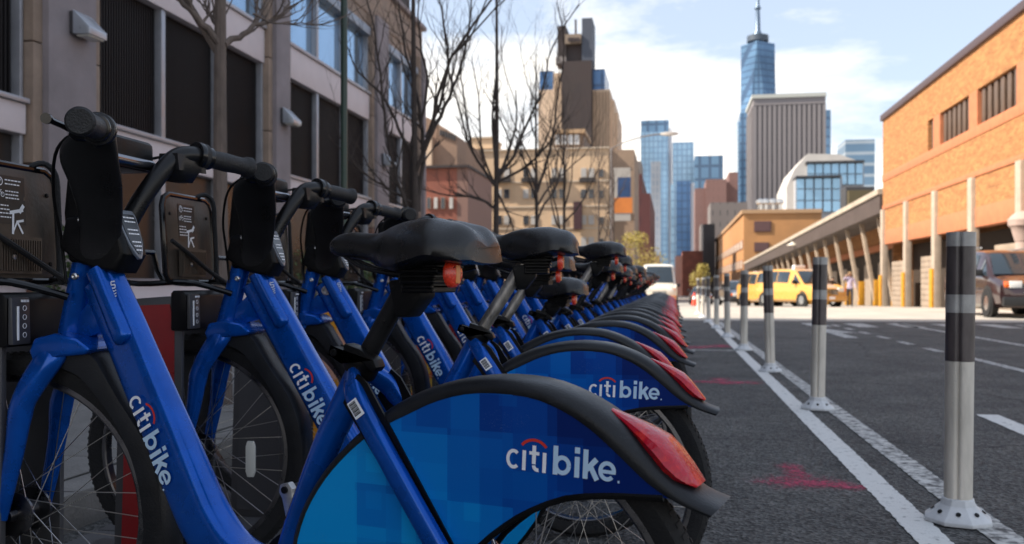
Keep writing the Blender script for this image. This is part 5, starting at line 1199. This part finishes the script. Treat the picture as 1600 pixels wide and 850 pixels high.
# towers, left of the axis to right
def tower(label, name, parts):
    b = B_(name, label)
    for q in parts: blk_(b, *q)
    return b
tower('tallest of the left glass towers, pale blue with a darker banded crown', 'glass_tower', [('shaft', gl1, 1001, 1044, 206, 640, 45), ('crown', gl2, 1001.5, 1045, 188, 641, 43, 206), ('bright_edge', mat('edge_white', (0.55, 0.55, 0.58), 0.5), 1044.2, 1050, 200, 641, 40)])
tower('slim pale grey tower standing before the tallest left glass tower', 'grey_tower', [('shaft', gridm('pale_grey_tower', (0.20, 0.24, 0.30), (0.25, 0.28, 0.33), (0.30, 0.32, 0.36), 2.2, 4.0, 0.5, 0.5, 0.1), 1017, 1032, 252, 520, 15)])
tower('smooth pale blue slab tower in the middle of the left glass group', 'glass_tower', [('shaft', gl1, 1050.5, 1084, 222, 600, 35)])
tower('dark blue narrow tower with a white edge in front of the glass group', 'glass_tower', [('shaft', gl3, 1057, 1079, 283, 430, 14), ('side_bay', gl1, 1048, 1056.8, 288, 431, 14), ('white_edge', mat('edge_white', (0, 0, 0)), 1079.2, 1085, 286, 431, 14)])
tower('wide banded blue tower at the right of the left glass group', 'glass_tower', [('shaft', gl2, 1085.5, 1130, 243, 560, 35)])
tower('brown brick apartment tower with stepped shoulder', 'brick_tower', [('shaft', brn, 1103, 1135, 280, 330, 20), ('annex', brn, 1086, 1102.8, 294, 331, 20), ('shoulder', brn, 1139, 1153, 269, 335, 20), ('lower_wing', brn, 1135.2, 1139, 284, 333, 16)])
tower('low grey block between the brown tower and the orange building', 'grey_block', [('wall', gry, 1110, 1168, 316, 260, 20), ('annex', gry, 1095, 1110, 350, 262, 14)])
tower('dark narrow house front at the end of the street on the right', 'dark_house', [('wall', mat('dark_house', (0.03, 0.028, 0.03), 0.7, var=0.2, vscale=0.5), 1099, 1117, 350, 235, 14)])
b = tower('low brown brick houses closing the street at the vanishing point', 'brick_row', [('wall', redb, 1066, 1098, 392, 240, 20), ('wall', brn, 1055, 1066, 400, 242, 20)])
# the great spire tower with tapering corners
b = B_('spire_tower', 'tallest skyscraper, blue faceted glass tower tapering to a ring and a needle spire')
Y3 = 1150; xa, xb = onx(1158.5, Y3), onx(1214.5, Y3); W3 = xb - xa; xc, yc = (xa + xb) / 2, Y3 + W3 / 2
zt = hz(63, xc, Y3); zb0 = hz(300, xc, Y3); h = W3 / 2
Bq = [(xc - h, yc - h), (xc + h, yc - h), (xc + h, yc + h), (xc - h, yc + h)]
Tq = [(xc + h * 0.96 * cos(radians(a)), yc + h * 0.96 * sin(radians(a))) for a in (-97, -7, 83, 173)]
m = M(); m.add([(x, y, zb0) for x, y in Bq] + [(x, y, zt) for x, y in Tq] + [(x, y, -4) for x, y in Bq], [(0, 1, 4), (1, 5, 4), (1, 2, 5), (2, 6, 5), (2, 3, 6), (3, 7, 6), (3, 0, 7), (0, 4, 7), (4, 5, 6, 7), (8, 9, 1, 0), (9, 10, 2, 1), (10, 11, 3, 2), (11, 8, 0, 3)])
m.build('shaft', gl2, b, smooth=0)
M().lathe([(h * .50, 0), (h * .62, 0), (h * .62, 7), (h * .50, 7)], (xc, yc, zt + 3.5), axis='z', n=40).build('ring', mat('ring_dark', (0.05, 0.07, 0.10), 0.5), b)
M().lathe([(0, 0), (h * .3, 0), (h * .3, 9), (3.4, 14), (2.6, 40), (4.2, 42), (2.2, 46), (1.6, 75), (2.6, 77), (1.0, 80), (0.6, 150), (0, 150)], (xc, yc, zt + 3), axis='z', n=16, closed=False).build('spire', mat('spire_blue_grey', (0.12, 0.17, 0.24), 0.4, 0.4), b)
tower('blue glass block left of the grey ribbed office tower, below the spire tower', 'glass_tower', [('shaft', gl2, 1156, 1182, 176, 900, 60), ('pale_edge', gl1, 1153, 1155.8, 190, 905, 60)])
tower('thin strip of blue glass tower right behind the grey ribbed office tower', 'glass_tower', [('shaft', gl2, 1270, 1298, 172, 820, 40)])
b = B_('ribbed_office_tower', 'broad grey office tower with close vertical ribs and a pale cornice')
Y4 = 700; blk_(b, 'body', stg2, 1177, 1290, 156, Y4, 55); xL, xR = onx(1177, Y4), onx(1290, Y4); zc = hz(152, (xL + xR) / 2, Y4)
blk_(b, 'cornice', mat('cornice_pale', (0.42, 0.43, 0.40), 0.6), 1175, 1291.5, 146, Y4 - 2.5, 60, 152); blk_(b, 'frieze', stg, 1177, 1290, 152, Y4 - 1.5, 57, 163)
r1 = M().box(0, 2.3, 0, 1.3, -4, hz(163, 100, Y4)).build('rib', stg, b); n = 15
for i in range(n):
    o = r1 if i == 0 else dup(r1, None, b); o.location = (xL + (xR - xL - 2.3) * i / (n - 1), Y4 - 1.3, 0)
for i in range(14):
    yy = Y4 + 2 + i * 3.7; o = dup(r1, (xL - 1.06, yy, 0), b)
tower('small banded blue-grey tower beside the brick warehouse roofline', 'glass_tower', [('shaft', gridm('banded_blue', (0.10, 0.18, 0.28), (0.13, 0.22, 0.32), (0.32, 0.38, 0.44), 60, 6.0, 0.9, 0.3, 0.3), 1321, 1367, 218, 520, 25)])
# white building with stepped blue glazing
b = B_('glazed_studio', 'white sloping building with two tiers of large blue window panes')
Y5 = 300; 
x = lambda px: onx(px, Y5 + 2)
zz = lambda py: hz(py, 60, Y5 + 2)
M().prism([(x(1229), -4), (x(1246), -4), (x(1350), -4), (x(1350), zz(255)), (x(1312), zz(240)), (x(1262), zz(238)), (x(1241), zz(262)), (x(1229), zz(290))], Y5 + 2, Y5 + 30).build('wall', mat('white_render', (0.50, 0.47, 0.44), 0.7, var=0.1, vscale=0.2), b)
blk_(b, 'upper_roof', mat('roof_dark', (0.04, 0.04, 0.045), 0.6), 1260, 1351, 251, Y5 - 1, 20, 254.5)
blk_(b, 'lower_roof', mat('roof_dark', (0, 0, 0)), 1244, 1315, 274, Y5 - 6, 8, 277)
sky_p = mat('pane_sky_blue', (0.22, 0.38, 0.55), 0.12, 0.6, var=0.2, vscale=0.1)
for i in range(7):
    for j in range(2):
        if 1262 + i * 12.6 < 1350: blk_(b, 'pane', sky_p, 1262 + i * 12.6, 1272.5 + i * 12.6, 255.5 + j * 17, Y5 + 0.3, 1.0, 271 + j * 17)
for i in range(5):
    for j in range(3): blk_(b, 'pane', sky_p, 1245 + i * 14, 1256.5 + i * 14, 278 + j * 18, Y5 - 4, 1.0, 294.5 + j * 18)
blk_(b, 'lower_wall', mat('mullion_white', (0.38, 0.38, 0.40), 0.6), 1243, 1316, 277, Y5 - 2.9, 4.8)
blk_(b, 'upper_wall', mat('mullion_white', (0, 0, 0)), 1260.5, 1350, 254.6, Y5 + 1.35, 0.6)
b = tower('dark low roof block just left of the brick warehouse', 'dark_block', [('wall', mat('roof_dark', (0, 0, 0)), 1322, 1366, 292, 190, 6), ('parapet', mat('olive_panel', (0.10, 0.08, 0.04), 0.8), 1326, 1362, 297, 188.5, 1.4)])
# orange depot in the middle distance: lit street side, plainer end wall
b = B_('orange_depot', 'mid distance orange brick depot with pale bands along its street side')
Y6 = 152; x0, x1 = onx(1162, Y6), onx(1284, Y6); zt = hz(329, x0, Y6)
M().box(x0, x1, Y6, 250, -4, zt - 0.5).build('wall', mat('depot_brick', (0.42, 0.21, 0.085), 0.85, var=0.15, vscale=0.3), b)
M().box(x0 - 0.3, x1, Y6 - 0.3, 250.3, zt - 0.499, zt + 0.1).build('coping', mat('depot_coping', (0.40, 0.25, 0.14), 0.8), b)
for k_, (z0, z1) in enumerate(((1.8, 3.4), (5.0, 6.6), (8.3, 9.8))):
    M().box(x0 - 0.06, x0 + 0.2, Y6 + 1, 249, z0 - 1.6, z1 - 1.6).build('window_band', mat('band_brown', (0.28, 0.13, 0.075), 0.7), b)
    for i in range(14):
        M().box(x0 - 0.12, x0 - 0.061, Y6 + 2 + i * 7, Y6 + 6.4 + i * 7, z0 - 1.45, z1 - 1.75).build('pane', mat('depot_pane', (0.45, 0.34, 0.25), 0.3), b)
window(b, 1180, 1203, 347, 361, Y6 - 0.02, mat('louvre_brown', (0.10, 0.05, 0.05), 0.6), fr=False); window(b, 1180, 1200, 380, 392, Y6 - 0.02, MATS['louvre_brown'], fr=False)
for i, (px, top) in enumerate(((1196, 309), (1207, 312), (1218, 308), (1188, 316))):
    t = thing('roof_vent', ['first small metal roof vent on the orange depot', 'second small metal roof vent on the orange depot', 'rightmost small metal roof vent on the orange depot', 'leftmost small metal roof vent on the orange depot'][i], 'vent', (onx(px, 175), 175, zt + 1.6), 0, 'metal vents on the depot roof')
    M().lathe([(0, 0), (0.5, 0), (0.5, 1.3), (0.8, 1.5), (0.75, 2.1), (0, 2.4)], (0, 0, 0), axis='z', n=14, closed=False).build('cowl', mat('vent_metal', (0.6, 0.58, 0.55), 0.25, 0.9), t)
    M().box(-0.5, 0.5, -0.5, 0.5, -2.1, 0.05).build('curb', canr, t)
tower('pale brown cluttered houses beyond the crossing at the left end of the street', 'far_house', [('wall', mat('far_tan', (0.30, 0.2, 0.14), 0.85, var=0.3, vscale=0.3), 1010, 1030, 400, 200, 16)])

# ---------------------------------------------------------------- street lamp, cone, concrete pillar
t = thing('street_lamp', 'tall street lamp with a long arm reaching over the street beyond the bikes', 'street lamp', (onx(955, 50), 50, G(50)))
ex = onx(1044, 50) - onx(955, 50); ez = hz(209, 0, 50) - G(50); e0 = hz(232, -3, 50) - G(50)
M().tube([(0, 0, 0), (0, 0, 4), (0, 0, e0)], [0.10, 0.08, 0.055], n=12).build('pole', mat('lamp_pole_grey', (0.22, 0.2, 0.19), 0.5, 0.5), t)
M().tube(smooth_pts([(0, 0, e0), (ex * 0.3, 0, e0 + (ez - e0) * 0.55), (ex * 0.7, 0, e0 + (ez - e0) * 0.95), (ex, 0, ez)], 4), 0.035, n=8).build('arm', MATS['lamp_pole_grey'], t)
M().loft([[(ex - 0.4 + dx, y_, ez + z_) for y_, z_ in ((-w, -h_), (w, -h_), (w, h_), (-w, h_))] for dx, w, h_ in ((0, .06, .05), (.3, .16, .09), (.75, .15, .08), (.95, .05, .04))]).build('lamp_head', mat('lamp_head_grey', (0.5, 0.46, 0.42), 0.4), t, bevel=0.01)
t = thing('traffic_cone', 'orange red traffic cone standing on the sunlit road beyond the posts', 'traffic cone', (onx(1085, 50), 50, G(50)))
M().lathe([(0, 0.02), (0.17, 0.02), (0.035, 0.72), (0.0, 0.73)], (0, 0, 0), axis='z', n=20, closed=False).build('cone', mat('cone_orange', (0.75, 0.07, 0.03), 0.5), t)
M().lathe([(0.105, 0.36), (0.078, 0.5), (0.072, 0.5), (0.10, 0.36)], (0, 0, 0), axis='z', n=20).build('collar', whitep, t)
M().box(-0.2, 0.2, -0.2, 0.2, 0, 0.03).build('foot', blk, t, bevel=0.01)
t = thing('concrete_column', 'pale round column with a wide cap at the right edge behind the parked van', 'column', (onx(1599, 30.5), 30.5, 0))
M().lathe([(0, 0), (0.30, 0), (0.30, 0.3), (0.24, 0.35), (0.22, 2.2), (0.0, 2.2)], (0, 0, 0), axis='z', n=24, closed=False).build('shaft', mat('column_pink', (0.40, 0.30, 0.26), 0.8, var=0.12, vscale=3), t)
M().lathe([(0, 2.2), (0.24, 2.2), (0.30, 2.42), (0.34, 2.6), (0.42, 2.68), (0.44, 2.86), (0.34, 2.98), (0.2, 3.1), (0.0, 3.14)], (0, 0, 0), axis='z', n=24, closed=False).build('cap', MATS['column_pink'], t)

# ---------------------------------------------------------------- vehicles
cglass = mat('car_glass', (0.02, 0.03, 0.04), 0.06, spec=0.8); chrome = mat('chrome', (0.7, 0.7, 0.7), 0.12, 1.0); lampw = mat('headlamp', (0.75, 0.75, 0.72), 0.1, coat=1.0); trimb = mat('car_black_trim', (0.015, 0.015, 0.016), 0.5)
ambl = mat('amber_lamp', (0.8, 0.15, 0.02), 0.2, coat=1.0); redc = mat('car_red_lamp', (0.4, 0.01, 0.01), 0.2, coat=1.0)
def ring_(x, zb, zbelt, zr, wb, wr):
    h = [(0, zb), (wb * 0.86, zb), (wb * 0.97, zb + 0.10), (wb * 1.0, (zb + zbelt) * 0.5), (wb * 0.985, zbelt - 0.05), (wb * 0.95, zbelt), (wr * 1.0, zr - 0.10), (wr * 0.93, zr - 0.03), (wr * 0.6, zr), (0, zr + 0.01)]
    return [(x, y, z) for y, z in h] + [(x, -y, z) for y, z in reversed(h[1:-1])]
def car(name, label, cat, loc, rz, body, st, side, wheels, wr_=0.33, front=None, group=None):
    """st: stations nose to tail (x, bottom, belt, roof, half width at belt, half width at roof); side: list of (i, j) window spans; front=(cowl, roof) stations of the windscreen"""
    t = thing(name, label, cat, loc, rz, group)
    M().loft([ring_(*s) for s in st]).build('body', body, t, smooth=38)
    def pt(s, f, s_, o=0.012):                    # point up the glasshouse side
        y = s[4] * 0.95 + (s[5] - s[4] * 0.95) * f; return (s[0], s_ * (y + o), s[2] + (s[3] - 0.10 - s[2]) * f)
    for (i, j) in side:
        for s_ in (1, -1):
            a, b2 = st[i], st[j]; m = M(); k = 0.04
            qa = [pt(a, 0.10, s_), pt(b2, 0.10, s_), pt(b2, 0.97, s_), pt(a, 0.97, s_)]
            c = [sum(v[q] for v in qa) / 4 for q in range(3)]
            qa = [tuple(c[q] + (v[q] - c[q]) * (0.94 if q == 0 else 1) for q in range(3)) for v in qa]
            qb = [(x, y - s_ * 0.03, z) for x, y, z in qa]
            m.loft([qa, qb]).build('side_window', cglass, t, bevel=0.006)
    if front:
        for (i, j, nm) in front:
            a, b2 = st[i], st[j]; sgn_ = 1 if a[0] > b2[0] else -1
            za, zb = a[3] + 0.015, b2[3] + 0.0; P = [(a[0] + 0.01 * sgn_, -a[5] * 0.95, za), (a[0] + 0.01 * sgn_, a[5] * 0.95, za), (b2[0] + 0.05 * sgn_, b2[5] * 0.88, zb - 0.02), (b2[0] + 0.05 * sgn_, -b2[5] * 0.88, zb - 0.02)]
            M().loft([P, [(x + 0.02 * sgn_, y, z + 0.02) for x, y, z in P]]).build(nm, cglass, t, bevel=0.006)
    for wx in wheels:
        for s_ in (1, -1):
            y = s_ * (st[len(st) // 2][4] - 0.09)
            w = M().lathe([(0.20, -0.11), (wr_ - 0.02, -0.11), (wr_, -0.08), (wr_, 0.08), (wr_ - 0.02, 0.11), (0.20, 0.11)], (0, 0, 0), n=28).build('wheel', rubber, t); w.location = (wx, y, wr_)
            M().lathe([(0.0, 0.06), (0.08, 0.075), (0.19, 0.05), (0.215, 0.10), (0.215, -0.10), (0.0, -0.10)], (0, 0, 0), n=20, closed=False).build('rim', chrome if s_ > 0 else chrome, w)
            M().lathe([(wr_ + 0.0, 0.0), (wr_ + 0.065, 0.0), (wr_ + 0.065, 0.025), (wr_, 0.025)], (wx, s_ * (st[len(st) // 2][4] - 0.012), wr_ + 0.01), n=28).build('wheel_arch', trimb, t)
    L = st[0][0]; w0 = st[1][4]
    return t, L, w0
def front_kit(t, L, w, zl=0.78, grille=(0.45, 0.75), bump=0.42, bm=None, gx=0.0):
    for s_ in (1, -1):
        h = M().box(L - 0.10 + gx, L + 0.035 + gx, s_ * w * 0.62 - 0.15, s_ * w * 0.62 + 0.15, zl - 0.09, zl + 0.09).build('headlight', lampw, t, bevel=0.02)
        M().box(L - 0.12 + gx, L + 0.012 + gx, s_ * w * 0.84 - 0.06, s_ * w * 0.84 + 0.06, zl - 0.08, zl + 0.08).build('turn_light', ambl, t, bevel=0.015)
        mi = M(); mi.box(L - 1.40, L - 1.28, s_ * (w + 0.02), s_ * (w + 0.24), 1.08, 1.26); mi.build('wing_mirror', trimb, t, bevel=0.03)
    g_ = M().box(L - 0.05 + gx, L + 0.03 + gx, -w * 0.42, w * 0.42, *grille).build('grille', trimb, t, bevel=0.01)
    for k in range(4): M().box(L + 0.031 + gx, L + 0.04 + gx, -w * 0.40, w * 0.40, grille[0] + 0.03 + k * (grille[1] - grille[0] - 0.03) / 4, grille[0] + 0.05 + k * (grille[1] - grille[0] - 0.03) / 4).build('grille_bar', chrome, g_)
    M().box(L - 0.1, L + 0.09, -w * 0.97, w * 0.97, bump - 0.14, bump + 0.10).build('bumper', bm or trimb, t, bevel=0.04)
    M().box(L + 0.091, L + 0.10, -0.16, 0.16, bump - 0.06, bump + 0.06).build('number_plate', whitep, t, bevel=0.004)
vst = lambda k=1.0: [(2.45, 0.45, 0.72, 0.74, 0.72, 0.60), (2.36, 0.28, 0.86, 0.88, 0.90, 0.74), (2.0, 0.25, 0.98, 1.0, 0.94, 0.80), (1.45, 0.25, 1.08, 1.10, 0.95, 0.80), (0.75, 0.25, 1.08, 1.70, 0.96, 0.72), (0.45, 0.25, 1.08, 1.78, 0.96, 0.74), (-0.5, 0.25, 1.10, 1.82, 0.97, 0.76), (-1.45, 0.25, 1.10, 1.80, 0.97, 0.76), (-2.25, 0.28, 1.10, 1.72, 0.95, 0.72), (-2.42, 0.40, 1.05, 1.35, 0.90, 0.70)]
# the dark red SUV facing us at the right edge
suvp = mat('maroon_paint', (0.04, 0.018, 0.018), 0.2, 0.3, var=0.1, coat=1.0)
t, L, w = car('parked_suv', 'dark maroon SUV parked facing the camera at the right edge with bright chrome glints', 'SUV', (9.05, 27.3, 0.004), radians(-90), suvp, vst(), [(3, 4), (5, 6), (6, 7), (7, 8)], (1.55, -1.5), 0.38, [(3, 4, 'windscreen')])
front_kit(t, 2.42, 0.88, 0.86, (0.62, 0.88), 0.45)
for s_ in (1, -1): M().tube([(0.3, s_ * 0.70, 1.86), (-1.9, s_ * 0.70, 1.86)], 0.02, n=8).build('roof_rail', chrome, t)
for k in (2, 4): pass
# yellow cabs parked ahead
ylp = mat('cab_yellow', (0.60, 0.30, 0.05), 0.3, coat=0.8, var=0.05)
def cab(label, loc, rz, sign=True):
    t, L, w = car('yellow_cab', label, 'taxi', loc, rz, ylp, vst(), [(3, 4), (5, 6), (6, 7), (7, 8)], (1.55, -1.5), 0.35, [(3, 4, 'windscreen')], 'yellow cabs parked in front of the shed')
    front_kit(t, 2.42, 0.88, 0.82, (0.58, 0.84), 0.45, ylp)
    if sign: M().box(-0.1, 0.1, -0.3, 0.3, 1.80, 1.98).build('roof_light', whitep, t, bevel=0.03)
    return t
cab('largest yellow minivan cab, parked askew in the sun nearest the shed doors', (5.95, 45.6, G(45.6)), radians(-62))
cab('middle yellow cab, half hidden behind a flexible post', (4.95, 49.5, G(49.5)), radians(-75), False)
cab('farthest yellow cab beside the dark sedan', (4.9, 54.5, G(54.5)), radians(-85))
sed = [(2.3, 0.42, 0.62, 0.64, 0.68, 0.60), (2.2, 0.25, 0.74, 0.76, 0.86, 0.72), (1.7, 0.22, 0.84, 0.86, 0.90, 0.76), (1.0, 0.22, 0.92, 0.94, 0.91, 0.76), (0.35, 0.22, 0.93, 1.40, 0.91, 0.62), (-0.4, 0.22, 0.94, 1.45, 0.91, 0.63), (-1.2, 0.22, 0.95, 1.38, 0.90, 0.60), (-1.85, 0.24, 0.96, 1.0, 0.88, 0.70), (-2.3, 0.35, 0.90, 0.92, 0.80, 0.66)]
t, L, w = car('parked_sedan', 'dark blue grey sedan parked facing the camera beyond the posts', 'car', (3.75, 55, G(55)), radians(-84), mat('slate_paint', (0.05, 0.065, 0.085), 0.2, 0.4, coat=1.0), sed, [(4, 5), (5, 6)], (1.4, -1.4), 0.32, [(3, 4, 'windscreen')])
front_kit(t, 2.27, 0.84, 0.66, (0.42, 0.6), 0.38)
van = [(2.6, 0.5, 0.95, 0.98, 0.80, 0.66), (2.5, 0.30, 1.10, 1.13, 0.96, 0.80), (2.0, 0.28, 1.22, 1.25, 0.99, 0.82), (1.75, 0.28, 1.25, 1.30, 0.99, 0.84), (1.15, 0.28, 1.25, 2.25, 1.0, 0.80), (0.6, 0.28, 1.25, 2.38, 1.0, 0.84), (-1.0, 0.28, 1.25, 2.42, 1.0, 0.86), (-2.6, 0.28, 1.25, 2.40, 1.0, 0.86), (-2.85, 0.4, 1.2, 2.2, 0.96, 0.8)]
t, L, w = car('white_van', 'cream white delivery van facing the camera at the far end of the bike row', 'van', (onx(1029, 54), 54, G(54)), radians(-88), mat('van_cream', (0.70, 0.66, 0.56), 0.35, coat=0.5), van, [(4, 5)], (1.7, -1.7), 0.36, [(3, 4, 'windscreen')])
front_kit(t, 2.57, 0.94, 0.92, (0.62, 0.86), 0.5, mat('orange_bumper', (0.55, 0.2, 0.06), 0.5))
t, L, w = car('parked_sedan', 'far dark sedan seen small between the posts near the vanishing point', 'car', (2.3, 78, G(78)), radians(-90), mat('black_paint', (0.02, 0.02, 0.022), 0.2, coat=1.0), sed, [(4, 5), (5, 6)], (1.4, -1.4), 0.32, [(3, 4, 'windscreen')])
front_kit(t, 2.27, 0.84, 0.66, (0.42, 0.6), 0.38)

# ---------------------------------------------------------------- people in front of the shed
def person(label, loc, rz, J, skin_c, top, legs, hairc, hgt=1.72, obj_=None):
    """one continuous skinned body; J moves the joints"""
    t = thing('person', label, 'person', loc, rz)
    P = {'pel': (0, 0, .95), 'wai': (0, 0, 1.08), 'che': (0, 0, 1.30), 'nec': (0, 0, 1.47), 'hb': (0.01, 0, 1.54), 'hm': (0.02, 0, 1.62), 'ht': (0.01, 0, 1.70),
         'shl': (0, .17, 1.42), 'ell': (0, .24, 1.15), 'wrl': (0.08, .26, .92), 'shr': (0, -.17, 1.42), 'elr': (0, -.24, 1.15), 'wrr': (0.08, -.26, .92),
         'hil': (0, .09, .90), 'knl': (0.04, .10, .50), 'anl': (0.0, .10, .09), 'tol': (0.16, .11, .03), 'hir': (0, -.09, .90), 'knr': (0.02, -.10, .50), 'anr': (-.06, -.10, .09), 'tor': (0.10, -.11, .03)}
    P.update(J)
    R = {'pel': .14, 'wai': .115, 'che': .135, 'nec': .055, 'hb': .07, 'hm': .092, 'ht': .06, 'sh': .06, 'el': .044, 'wr': .030, 'hi': .085, 'kn': .058, 'an': .040, 'to': .035}
    E = [('pel', 'wai'), ('wai', 'che'), ('che', 'nec'), ('nec', 'hb'), ('hb', 'hm'), ('hm', 'ht'), ('che', 'shl'), ('shl', 'ell'), ('ell', 'wrl'), ('che', 'shr'), ('shr', 'elr'), ('elr', 'wrr'), ('pel', 'hil'), ('hil', 'knl'), ('knl', 'anl'), ('anl', 'tol'), ('pel', 'hir'), ('hir', 'knr'), ('knr', 'anr'), ('anr', 'tor')]
    names = list(P); vs = [Vector(P[n]) for n in names]; rad = [R.get(n, R.get(n[:2], .05)) for n in names]; ed = [(names.index(a), names.index(b)) for a, b in E]
    for s in ('l', 'r'):                          # palm, four fingers, thumb
        w = Vector(P['wr' + s]); d = (w - Vector(P['el' + s])).normalized(); q = d.cross(Vector((0, 1, 0.01))).normalized(); base = names.index('wr' + s)
        vs.append(w + d * .06); rad.append(.030); pi_ = len(vs) - 1; ed.append((base, pi_))
        for i, (o, l) in enumerate(((-.024, .062), (-.008, .075), (.008, .07), (.022, .055))):
            vs.append(w + d * .09 + q * o); rad.append(.0095); ed.append((pi_, len(vs) - 1)); vs.append(w + d * (.09 + l) + q * o * 1.3 + Vector((0, -0.012 if s == 'l' else 0.012, 0))); rad.append(.0075); ed.append((len(vs) - 2, len(vs) - 1))
        vs.append(w + d * .055 + q * .048); rad.append(.010); ed.append((pi_, len(vs) - 1))
    me = bpy.data.meshes.new('body'); me.from_pydata([tuple(v) for v in vs], ed, []); o = bpy.data.objects.new('body', me); C.objects.link(o)
    o.modifiers.new('s', 'SKIN'); sv = me.skin_vertices[0].data
    for i, r in enumerate(rad): sv[i].radius = (r, r)
    sv[0].use_root = True
    ss = o.modifiers.new('u', 'SUBSURF'); ss.levels = ss.render_levels = 1
    dg = bpy.context.evaluated_depsgraph_get(); dg.update(); me2 = bpy.data.meshes.new_from_object(o.evaluated_get(dg)); bpy.data.objects.remove(o)
    o = bpy.data.objects.new('body', me2); C.objects.link(o); o.parent = t
    me2.materials.clear()
    for m in (skin_c, top, legs, trimb): me2.materials.append(m)
    hl, hr = Vector(P['wrl']), Vector(P['wrr'])
    for p in me2.polygons:
        c = p.center; p.use_smooth = True
        if c.z > 1.49 or (c - hl).length < .0 or min((c - hl).length, (c - hr).length) < .035 or (abs(c.y) > .2 and min((c - hl - (hl - Vector(P['ell'])).normalized() * .1).length, (c - hr - (hr - Vector(P['elr'])).normalized() * .1).length) < .11): p.material_index = 0
        elif c.z > .93 or abs(c.y) > .2: p.material_index = 1
        elif c.z > .085: p.material_index = 2
        else: p.material_index = 3
    hc = Vector(P['hm']); h = M(); sec = []
    for i in range(7):
        a = pi * i / 12; r = .105 * sin(a + 0.02); sec.append([(hc.x - .02 + r * cos(2 * pi * j / 14), r * .95 * sin(2 * pi * j / 14), hc.z + 0.015 + .115 * cos(a) - (0.05 * max(0, -cos(2 * pi * j / 14)) if i > 4 else 0) + (0.03 * max(0, cos(2 * pi * j / 14)) if i > 4 else 0)) for j in range(14)])
    h.loft(sec).build('hair', hairc, t)
    f = M()
    f.loft([[(hc.x + .085 + a, b, hc.z + c) for b, c in ((-.012, -.02), (.012, -.02), (.006, .02), (-.006, .02))] for a in (0, 0.016)]).build('nose', skin_c, t)
    for s_ in (1, -1):
        M().box(hc.x + .083, hc.x + .092, s_ * .032 - .010, s_ * .032 + .010, hc.z + .012, hc.z + .020).build('eye', trimb, t)
        M().box(hc.x - .015, hc.x + .015, s_ * .088 - .008, s_ * .088 + .008, hc.z - .03, hc.z + .025).build('ear', skin_c, t, bevel=.006)
    M().box(hc.x + .080, hc.x + .088, -.022, .022, hc.z - .048, hc.z - .040).build('mouth', redb, t)
    return t
skinm = mat('skin', (0.50, 0.30, 0.20), 0.55); hair1 = mat('hair_fair', (0.30, 0.2, 0.10), 0.7); hair2 = mat('hair_dark', (0.02, 0.015, 0.012), 0.6)
person('person in a pale lilac top and dark trousers raising one hand to the head', (onx(1328, 48), 48, G(48)), radians(-100), {'elr': (0.12, -.30, 1.34), 'wrr': (0.12, -.16, 1.55), 'knl': (0.14, .10, .52), 'anl': (0.16, .10, .09), 'tol': (0.30, .11, .03), 'anr': (-.22, -.10, .11), 'tor': (-.08, -.11, .03), 'knr': (-.04, -.1, .5)}, skinm, mat('lilac_top', (0.48, 0.42, 0.56), 0.8), mat('navy_trousers', (0.02, 0.022, 0.035), 0.8), hair1)
person('person in a dark coat standing left of the one in lilac', (onx(1301, 58), 58, G(58)), radians(-80), {}, skinm, mat('dark_coat', (0.03, 0.025, 0.03), 0.8), mat('navy_trousers', (0, 0, 0)), hair2)
